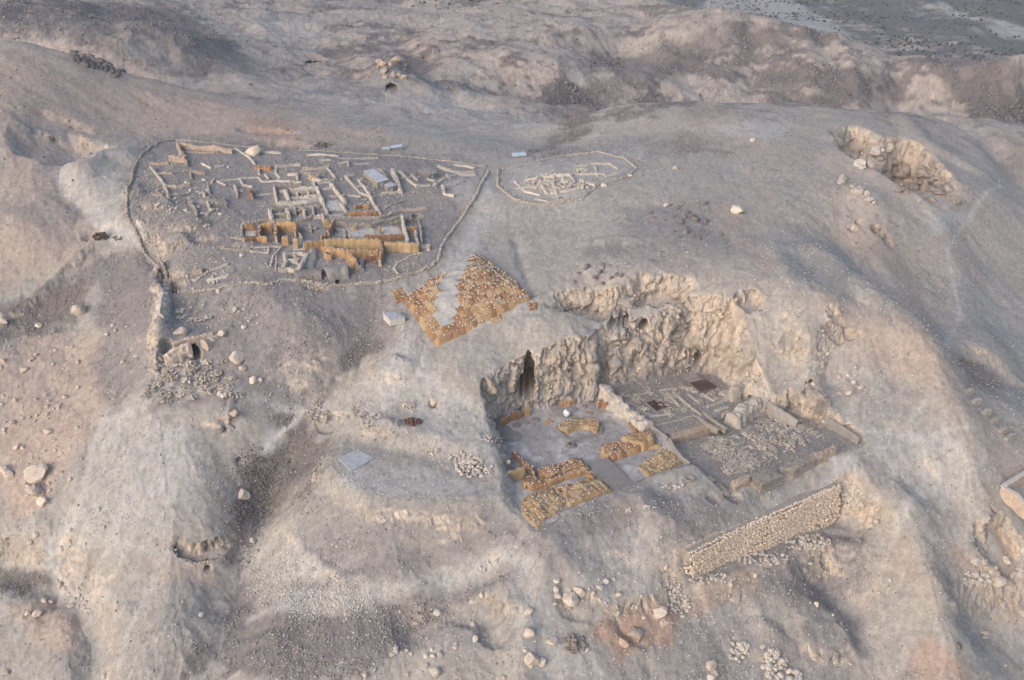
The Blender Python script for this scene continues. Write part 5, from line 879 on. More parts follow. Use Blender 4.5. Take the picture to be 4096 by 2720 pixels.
# dividing wall: rough rock, then plaster
rough_wall('jagged pale rock wall dividing the two upper courts', [(935,308),(985,365),(1040,415),(1110,470),(1180,530)], (3.2, 3.0, 2.6, 2.3, 2.0), 2.0, 0, M_stump, fl=1.0); rough_wall('thin plastered wall continuing the dividing wall forward', [(1180,520),(1230,555),(1275,590)], (1.8, 1.6, 1.6), .7, 0, M_ground_plain, fl=.2); rough_wall('smooth curved plaster wall beside the mat corner', [(1285,590),(1310,640),(1350,690),(1395,722)], (2.0, 1.5, 1.2, 1.0), .5, -.2, M_ground_plain, fl=.1)
rough_wall('big pale broken rock wall stump between the two right courts', [(1612,475),(1660,440),(1700,400),(1750,385)], (2.4, 2.6, 2.9, 2.9), 2.4, -.2, M_stump, fl=.8); rough_wall('plaster coated side of the right court ending at the rock stump', [(1800,400),(1880,450),(1960,500)], (2.4, 2.0, 1.4), .9, -.2, M_ground_plain, fl=.25); rough_wall('straight plaster wall along the far right corner of the court', [(2110,480),(2200,535),(2290,595)], (1.8, 1.6, 1.3), .7, -.2, M_ground_plain, fl=.15)
rough_wall('low ragged rock kerb along the front of the right court', [(1410,735),(1480,790),(1525,815)], (.7, .7, .8), .8, -.3, M_brickg, fl=.4); rough_wall('dark weathered boulder mass above the right court', [(2030,300),(2060,350),(2100,400)], (2.6, 3.0, 2.4), 3.0, 2.5, M_weath, fl=1.2)
rough_wall('tilted rock slabs at the corner under the cliff', [(1600,345),(1625,330),(1650,310)], (2.4, 3.0, 2.6), 1.8, .8, M_bould, fl=.6)
# cave walls and doorway
def plug(label, px, py, w_, h, z, n=120, m=M_stone):
    x, y = P(px, py, z+h*.5); t = thing('rubble_blocking', (x, y, z), label, 'stone blocking'); q = rng.uniform(-.5, .5, (n, 3))*[w_, .8, h]+[x, y, z+h*.5]; q[:, 2] = z+h*rng.uniform(0, 1, n); obj('stone', join_rocks('stone', q-np.array(t.location), rng.uniform(.10, .2, n), m), t, kind='stuff'); part('fill', MB().box((x, y+.1, z+h/2-.1), (w_, .7, h), 0, .1), m, t); return t
plug('pile of white stones closing the foot of the tall cave', 2112, 1600, 2.9, 1.5, .2, 260, M_white)
x, y = P(2556,1478, 2.2); dr = thing('tomb_doorway', (x, y, 1.2), 'grey plastered doorway blocked with stones in the cliff foot', 'doorway'); part('plaster', MB().box((x, y+.3, 3.9), (2.6, .5, 6.0), 0, .05), M_ground_plain, dr)
part('opening_shade', MB().box((x-.35, y+.0, 2.9), (1.4, .3, 2.8), 0), M_black, dr); q = rng.uniform(-.5, .5, (70, 3))*[1.2, .3, 0]+[x-.35, y-.2, 1.2]; q[:, 2] += rng.uniform(.1, 2.0, 70); obj('stone', join_rocks('stone', q-np.array(dr.location), rng.uniform(.1, .18, 70), M_white), dr, kind='stuff')  # doorway dark is a near-black box, the shade put into its colour
# ---------------------------------------------------------------- right court: brick benches, plots, covers
brick_block('long pink brick bench wall with broken top in the right court', s3([(1285,575),(1500,520),(1505,545),(1295,605)], .6), -.3, 1.3, M_brick); brick_block('brick platform behind the pink bench wall', s3([(1230,545),(1400,480),(1485,515),(1285,575)], .9), 0, 1.1, M_brickg)
for lab, l in (('thin brick kerb left of the sunken garden path', [(1215,530),(1300,510),(1410,482)]), ('brick kerb running down the middle of the right court', [(1420,480),(1480,520),(1540,550)]), ('second brick kerb beside the garden path', [(1460,460),(1530,515),(1580,545)]), ('curved brick kerb near the cliff', [(1120,365),(1160,360),(1180,340),(1170,325)])):
    q = np.array([(*P(*S3(a, b), 1.2), .9) for a, b in l], float); t = thing('brick_kerb', q[0], lab, 'kerb'); mb, top, tt_ = wall_mb(q, .55, .55, .2); part('core', mb, M_brickg, t); p_, u_ = resample(top, .22); bk = MB()
    for a in p_:
        for s in (-.15, .15): bk.box((a[0]+s*1.2, a[1]+random.uniform(-.15, .15), a[2]), (.2, .28, .16), random.uniform(0, 3), .03)
    part('brick', bk, M_plot, t, kind='stuff')
brick_block('dark brick block with flat ragged top at the front of the right court', s3([(1865,745),(1990,690),(2055,700),(1935,755)], .9), -.4, 1.3, M_brickg, dens=.9); brick_block('long pink brick bench at the front right corner of the court', s3([(1990,690),(2150,630),(2165,645),(2050,705)], .7), -.4, 1.1, M_brick); brick_block('brick block with stepped top beside the small open chamber', s3([(1712,775),(1810,745),(1880,785),(1765,830)], .9), -.6, 1.3, M_brickg)
brick_block('curved brick chamber wall left of the stepped block', s3([(1605,815),(1690,775),(1712,775),(1700,800),(1625,838)], .8), -.6, 1.1, M_brick); brick_block('narrow leaning brick pier at the front edge of the court', s3([(1525,815),(1560,820),(1600,865),(1575,865)], .6), -.8, .9, M_brickg)
obj('orange_board', MB().box((*P(*S3(1672,842), -.4), -.38), (2.0, .7, .08), .35).mesh('orange_board', M_mat), label='small orange board lying in the front brick chamber', cat='board')
for nm, l, m, lab in (('plank_cover', [(1345,265),(1410,250),(1462,285),(1395,300)], M_wood, 'upper pale plank cover under the cliff'), ('plank_cover', [(1390,305),(1475,285),(1535,325),(1440,345)], M_woodd, 'lower dark plank cover under the cliff')):
    q = s3(l, 2.0); c = q.mean(0); t = thing(nm, (*c, 1.2), lab, 'plank cover'); n = 7
    for i in range(n):
        a, b = i/n+.012, (i+1)/n-.012; pts = [q[0]*(1-a)+q[3]*a, q[1]*(1-a)+q[2]*a, q[1]*(1-b)+q[2]*b, q[0]*(1-b)+q[3]*b]; zz = 1.9+random.uniform(-.05, .05); part('plank', MB().add([(*p, zz) for p in pts]+[(*p, zz+.07) for p in pts], [(3, 2, 1, 0), (4, 5, 6, 7), (0, 1, 5, 4), (1, 2, 6, 5), (2, 3, 7, 6), (3, 0, 4, 7)]), m, t)
    part('support', MB().add([(*(c+(p-c)*.93), 1.0) for p in q]+[(*(c+(p-c)*.93), 1.84) for p in q], [(0, 1, 5, 4), (1, 2, 6, 5), (2, 3, 7, 6), (3, 0, 4, 7)]), M_dark, t)
# grated pit
q = s3([(1152,405),(1215,385),(1288,428),(1215,457)], 1.3); c = q.mean(0); t = thing('grated_pit', (*c, 1.2), 'square dark pit with a rusty grate in the upper right court', 'pit'); part('rim', MB().add([(*p, 1.0) for p in q]+[(*p, 1.36) for p in q]+[(*(c+(p-c)*.9), 1.36) for p in q]+[(*(c+(p-c)*.9), 1.0) for p in q], [(i, (i+1) % 4, 4+(i+1) % 4, 4+i) for i in range(4)]+[(4+i, 4+(i+1) % 4, 8+(i+1) % 4, 8+i) for i in range(4)]+[(8+i, 8+(i+1) % 4, 12+(i+1) % 4, 12+i) for i in range(4)]), M_brickg, t)
M_rust = rock_mat('rusty_grate', (.13, .075, .06), .4, .5, .01); part('shaft_sheet', MB().add([(*(c+(p-c)*.9), 1.28-.5*0) for p in q], [(0, 1, 2, 3)]), rock_mat('dark_shaft_sheet', (.07, .052, .046), .3, .6, .03), t)  # flat sheet just under the grate; its darkness is colour, not depth
for i in range(14): a = (i+.5)/14; u = c+((q[0]*(1-a)+q[3]*a)-c)*.9; v_ = c+((q[1]*(1-a)+q[2]*a)-c)*.9; part('bar', MB().tube((*u, 1.33), (*v_, 1.33), .03, 4), M_rust, t)
# low brick kerbs dividing the court floors into plots
t = thing('plot_kerbs', (*P(*S3(1750,600), 0), -.3), 'grid of low brick kerbs dividing the right court into small plots', 'plot kerbs'); A4 = np.array([(1450,630),(1880,440),(2120,590),(1640,800)], float); f4 = lambda u, v: (A4[0]*(1-u)+A4[1]*u)*(1-v)+(A4[3]*(1-u)+A4[2]*u)*v
random.seed(31)
for i in range(1, 11):
    for j in range(9):
        if random.random() < .5: continue
        a, b = f4(i/11+random.uniform(-.01, .01), j/9+.015), f4(i/11+random.uniform(-.01, .01), (j+1)/9-.015); pa, pb = P(*S3(*a), -.2), P(*S3(*b), -.2); mb, _, _ = wall_mb(np.array([(*pa, -.3), (*pb, -.3)]), .3, .35, .25, step=.5); part('kerb', mb, M_plot, t)
for j in range(1, 9):
    for i in range(11):
        if random.random() < .6: continue
        a, b = f4(i/11+.01, j/9), f4((i+1)/11-.01, j/9); pa, pb = P(*S3(*a), -.2), P(*S3(*b), -.2); mb, _, _ = wall_mb(np.array([(*pa, -.3), (*pb, -.3)]), .3, .35, .25, step=.5); part('kerb', mb, M_plot, t)
t = thing('plot_kerbs', (*P(*S3(1450,380), 1.2), 1.2), 'low broken brick kerbs on the floor of the upper right court', 'plot kerbs')
for l in (([(1080,395),(1130,385)]), ([(1100,420),(1150,450)]), ([(1180,480),(1290,465)]), ([(1300,350),(1380,420),(1450,470)]), ([(1270,360),(1340,430)]), ([(1230,345),(1290,335)]), ([(1380,360),(1440,410)]), ([(1450,360),(1520,400)]), ([(1480,430),(1560,400)]), ([(1520,450),(1590,430)]), ([(1400,350),(1480,345)]), ([(1550,350),(1610,400)]), ([(1560,470),(1600,450)])):
    pl = np.array([(*P(*S3(a, b), 1.3), 1.2) for a, b in l]); mb, _, _ = wall_mb(pl, .4, .45, .5, step=.3); part('kerb', mb, M_plot, t)
# brick heaps in rows
heapsG = [heap_mesh(500+i, M_plot) for i in range(6)]; heapsW = [heap_mesh(600+i, M_stone, 20, .6, .24) for i in range(4)]; random.seed(21)
def heaps(poly, nx, ny, z, s, lab, group, meshes, keep=.85, jit=.25, ground=False):
    for i in range(nx):
        for j in range(ny):
            if random.random() > keep: continue
            u, v_ = (i+.5+random.uniform(-jit, jit))/nx, (j+.5+random.uniform(-jit, jit))/ny; a = np.array(poly, float); p = (a[0]*(1-u)+a[1]*u)*(1-v_)+(a[3]*(1-u)+a[2]*u)*v_
            if ground: g = G(*p)
            else: g = np.array([*P(*S3(*p), z), z])
            o = bpy.data.objects.new('brick_heap', random.choice(meshes)); o.location = tuple(map(float, g)); o.rotation_euler.z = random.uniform(0, 6.28); k = s*1.4*random.uniform(.6, 1.3); o.scale = (k*random.uniform(.8, 1.3), k*random.uniform(.8, 1.2), k*random.uniform(.7, 1.2)); link(o, label=lab+', '+('far', 'middle', 'near')[min(2, int(v_*3))]+' '+('left', 'centre', 'right')[min(2, int(u*3))], cat='brick heap', group=group)
heaps([(1450,640),(1560,570),(1780,740),(1600,790)], 6, 12, -.28, .95, 'small grey brick heap at the front of the right court', 'brick heaps in the front rows of the right court', heapsG, .8)
heaps([(1640,560),(1900,440),(2080,600),(1800,690)], 8, 9, -.28, 1.0, 'small grey brick heap at the back of the right court', 'brick heaps in the back rows of the right court', heapsG, .8)
heaps([(1150,350),(1300,330),(1440,440),(1300,490)], 7, 6, 1.2, .75, 'little dark heap of bricks round the grated pit', 'brick heaps in the upper right court', heapsG, .7, .4)
heaps([(1330,310),(1580,330),(1640,400),(1480,430)], 7, 5, 1.2, .8, 'little dark heap of bricks below the plank covers', 'brick heaps below the plank covers', heapsG, .75, .4)
heaps([(1030,370),(1110,345),(1180,470),(1120,480)], 3, 6, 1.2, 1.1, 'heap of dark bricks along the rough dividing wall', 'brick heaps beside the dividing wall', heapsG, .8, .3)
heaps([(600,1450),(900,1440),(960,1590),(580,1610)], 9, 7, 0, 1.35, 'low heap of field stones below the square cave', 'stone heaps below the square cave', heapsW+heapsG, .7, .4, True)
heaps([(700,1240),(860,1250),(820,1300),(700,1290)], 3, 2, 0, 1.1, 'loose heap of stones on the ledge above the square cave', 'stone heaps above the square cave', heapsW, .7, .4, True)
heaps([(1200,1560),(1330,1620),(1300,1720),(1220,1640)], 4, 4, 0, 1.0, 'rough stone heap beside the dark gully head', 'stone heaps at the gully head', heapsW+heapsG, .7, .4, True)
heaps([(1330,1620),(1560,1610),(1480,1700),(1340,1760)], 5, 4, 0, 1.0, 'rough stone heap on the white spur', 'stone heaps on the white spur', heapsW, .6, .4, True)
heaps([(2100,700),(2330,670),(2350,750),(2130,780)], 7, 4, 0, 1.3, 'tumbled stone heap inside the small oval enclosure', 'stone heaps in the oval enclosure', heapsW, .7, .4, True)
t = thing('hilltop_ruin', G(2220, 730), 'tumbled stone rooms inside the small oval enclosure', 'ruin'); ruin_walls(t, [([(2090,745),(2150,735),(2210,722)], .7, .7), ([(2170,700),(2230,695),(2290,690)], .8, .6), ([(2220,690),(2210,720),(2225,765)], .8, .6), ([(2150,700),(2170,740),(2190,765)], .7, .6), ([(2280,690),(2300,720),(2270,750)], .8, .6), ([(2200,765),(2270,755),(2330,742)], .6, .6), ([(2300,690),(2380,690),(2420,690)], .6, .5), ([(2250,700),(2260,730)], .7, .5), ([(2100,715),(2160,705)], .6, .5), ([(2360,650),(2440,650),(2470,670)], .5, .6), ([(2060,720),(2100,760),(2160,775)], .5, .6), ([(2110,700),(2120,740)], .5, .5), ([(2330,720),(2380,735)], .5, .5), ([(2380,660),(2390,700)], .5, .5), ([(2300,660),(2350,655)], .5, .5), ([(2420,700),(2470,690)], .4, .5), ([(2140,790),(2200,800),(2260,790)], .5, .5), ([(2240,740),(2300,735)], .6, .5), ([(2180,720),(2220,718)], .6, .5), ([(2060,750),(2100,745)], .4, .5)], M_stone)

# ---------------------------------------------------------------- the great retaining wall, stone by stone
def stone_face(label, topl, basel, n_single=290, sz=.60):
    """topl, basel: matching world points along the top and the foot"""
    A, B = np.array(topl), np.array(basel); t = thing('retaining_wall', A[0], label, 'retaining wall'); At, ta = resample(A, .3); n = len(At); u = np.linspace(0, 1, n); Bt = np.stack([np.interp(u, np.linspace(0, 1, len(B)), B[:, k]) for k in range(3)], 1)
    d = A[-1, :2]-A[0, :2]; d /= np.linalg.norm(d); nn = np.array([d[1], -d[0]]); out = np.array([*nn, 0])
    mb = MB(); bk = At-out*2.0+[0, 0, .1]; rows = [Bt-out*.16, At-out*.16, bk]; R_ = np.array(rows).reshape(-1, 3); mb.add(R_, [(a*n+i, a*n+i+1, (a+1)*n+i+1, (a+1)*n+i) for a in range(2) for i in range(n-1)]); mb.f = mb.f[:n-1]; part('backing', mb, M_dark2, t); cap_ = MB().add(np.array([At-out*.1, bk]).reshape(-1, 3), [(i, i+1, n+i+1, n+i) for i in range(n-1)]); part('earth_fill', cap_, M_fill, t)
    cells = []; L = ta[-1]
    z = 0; row = 0; H_ = 7.5
    while z < H_:
        rh = sz*random.uniform(.6, .95); x = random.uniform(-.3, 0)
        while x < L:
            w_ = sz*random.choice((random.uniform(.45, .9), random.uniform(.9, 1.9))); uu = (x+w_/2)/L
            if 0 < uu < 1:
                tp = np.array([np.interp(uu, u, At[:, k]) for k in range(3)]); bt = np.array([np.interp(uu, u, Bt[:, k]) for k in range(3)]); hh = tp[2]-bt[2]; k = (z+rh/2)/hh
                if k < 1.01 and random.random() > .25*max(0, uu-.85)*(k > .7)*6: cells.append((tp*(1-k)+bt*k+np.array([0, 0, random.uniform(-.04, .04)+.05*math.sin(x*.9+row)])+out*.22*math.sin(x*.35+k*2), w_, rh*random.uniform(.9, 1.12)))
            x += w_*1.02
        z += rh*.98; row += 1
    random.shuffle(cells); cells.sort(key=lambda c: -c[1]*c[2]); an = math.atan2(d[1], d[0])
    for c, w_, rh in cells[:n_single]:
        o = bpy.data.objects.new('stone', rock_mesh('mid', random.randrange(8), M_wstone)); q = c+out*random.uniform(-.06, .08)-np.array(t.location); o.location = tuple(map(float, q)); o.scale = (w_*.60, .26, rh*.72); o.rotation_euler = (random.uniform(-.15, .15), random.uniform(-.2, .2), an+random.uniform(-.12, .12)); link(o, parent=t)
    rest = cells[n_single:]; ca, sa = math.cos(an), math.sin(an); VV = []; FF = []; off = 0
    for c, w_, rh in rest:
        v, f = MIDs[random.randrange(6)]; q = v*[w_*.62, .26, rh*.74]; a_ = random.uniform(-.2, .2); x, zq = q[:, 0]*math.cos(a_)-q[:, 2]*math.sin(a_), q[:, 0]*math.sin(a_)+q[:, 2]*math.cos(a_); X = np.c_[x*ca-q[:, 1]*sa, x*sa+q[:, 1]*ca, zq]+c+out*random.uniform(-.06, .08)-np.array(t.location); VV.append(X); FF.append(f+off); off += len(v)
    obj('stone', rmesh('stones', (np.concatenate(VV), np.concatenate(FF)), M_wstone), t, kind='stuff'); print('wall stones', len(cells)); return t
M_fill = rock_mat('earth_fill', (.37, .334, .295), .2, .9, .08); M_wstone = rock_mat('wall_limestone', (.60, .485, .38), .16, .7, .03); M_dark2 = rock_mat('wall_joint_earth', (.34, .275, .22), .2, .6, .05); MIDs = [rock_base(1, 170+i, 4, .1, 1.0) for i in range(6)]
def PZ(px, py, z): return np.array([*P(px, py, z), z])
tops = [PZ(2765,2218,-3.4), PZ(2900,2150,-3.4), PZ(3060,2078,-3.4), PZ(3200,2015,-3.4), PZ(3362,1945,-3.3)]
bases = [tp+np.array([.35, -.75, -h]) for tp, h in zip(tops, (5.6, 5.9, 6.2, 6.6, 7.0))]
stone_face('great pale dry-stone retaining wall below the courts', tops, bases)
tops2 = [PZ(2690,2320,-7.6), PZ(2715,2285,-6.4), PZ(2745,2250,-5.0), PZ(2765,2222,-3.6)]; bases2 = [tp+np.array([.3, -.6, -h]) for tp, h in zip(tops2, (1.6, 3.0, 4.2, 5.4))]
mbw = stone_face('stepped left end of the great retaining wall', tops2, bases2, 30)
cp_, _ = resample(np.array(tops)-np.array([0, -.45, 0]), .34); cap = thing('coping_course', cp_[0], 'flat row of pale stones along the top of the great retaining wall', 'coping stones'); obj('stone', join_rocks('coping', np.repeat(cp_, 2, 0)+rng.uniform(-.25, .25, (len(cp_)*2, 3))*[1, 1, .2]-np.array(cap.location), rng.uniform(.16, .28, len(cp_)*2), M_wstone), cap, kind='stuff')
# rubble at its foot
# ---------------------------------------------------------------- right edge: stone benches and walled yard
for i, (a, b) in enumerate(((3875,1558),(3905,1598),(3945,1640),(3980,1674),(4012,1712),(4040,1742))):
    g = TW(a, b, .7); e = np.array([math.cos(.55), math.sin(.55)]); f = np.array([-e[1], e[0]]); quad = [g[:2]+e*x+f*y for x, y in ((-1.3, -.35), (1.3, -.35), (1.3, .35), (-1.3, .35))]
    brick_block(['topmost', 'second', 'third', 'fourth', 'fifth', 'lowest'][i]+' of the six short stone benches on the right slope', quad, g[2]-.3, .95, M_rub, 'stone_bench', 'stone bench', .4, .18, .3)
yard = [PZ(4150,1860,-4.5), PZ(4010,1944,-5.0), PZ(4062,1972,-5.4), PZ(4096,2008,-6.0), PZ(4180,2060,-6.5)]; t = thing('walled_yard', yard[1], 'white-capped brick yard wall cut by the right edge', 'wall'); pl = np.array(yard); pl[:, 2] -= 1.6; mb, top, _ = wall_mb(pl, 1.6, .7, flat=True, zlow=1.2); part('wall', mb, M_brick, t); mb, _, _ = wall_mb(top-[0, 0, .04], .12, .85, flat=True, zlow=0.02); part('cap', mb, M_whites, t)
# slab, caps and other single things
q = [G(a, b) for a, b in ((1348,1830),(1430,1800),(1492,1832),(1400,1880))]; z = 2.78; q = [(*P(a, b, z), z) for a, b in ((1352,1832),(1432,1796),(1494,1832),(1405,1884))]; obj('concrete_slab', MB().add([(p[0], p[1], z-.3) for p in q]+[(p[0], p[1], z) for p in q], [(4, 5, 6, 7), (0, 1, 5, 4), (1, 2, 6, 5), (2, 3, 7, 6), (3, 0, 4, 7)]).mesh('concrete_slab', rock_mat('pale_blue_concrete', (.41, .415, .41), .2, 1.0, .01, .7)), label='pale blue-grey concrete slab on the edge of the spoil terrace', cat='slab')
# square cave brick lintel
M_cliff = rock_mat('cut_cliff_rock', (.50, .41, .33), .22, 1.4, .07)
t = thing('cave_front', G(760, 1370), 'brick coping and smoothed rock front above the square cave', 'cave front'); pl = np.array([(*P(a, b, 13.6), 13.0) for a, b in ((690,1368),(740,1352),(790,1342),(850,1328))]); mb, top, _ = wall_mb(pl, .6, .9, .3); o = part('coping', mb, M_brick, t); q, s_ = top_stones(top, .8); obj('coping_stone', join_rocks('coping_stone', q-np.array(t.location), s_, M_stone), o, kind='stuff')
for lb_, l_, hs_ in (('smooth warm rock face left of the square cave mouth', ((655,1425),(690,1398),(725,1384),(764,1374)), (2.4, 3.2, 3.4, 3.5)), ('broken warm rock face right of the square cave mouth', ((812,1366),(870,1342),(935,1305)), (3.6, 3.2, 2.2))): rough_wall(lb_, [((a-1700)/.7624, (b-1300)/.7624) for a, b in l_], hs_, 1.5, 9.7, M_cliff, 'rock_outcrop', fl=.9); rough = rough_wall
rough_px('long pale rock rib at the left end of the front enclosure wall', [(668,1120),(650,1180),(640,1260),(648,1340),(640,1390)], (1.0, 1.1, 1.3, 1.1, .8), 2.2, M_stump, .9); rough_px('warm rock shoulder left of the square cave', [(645,1500),(668,1440),(690,1400)], (1.4, 2.0, 2.2), 1.3, M_cliff, .35)
rough_px('upright broken stone wall on the slope under the enclosure', [(850,1185),(852,1225),(850,1260)], (1.1, 1.2, 1.0), .9, M_stone, .6)
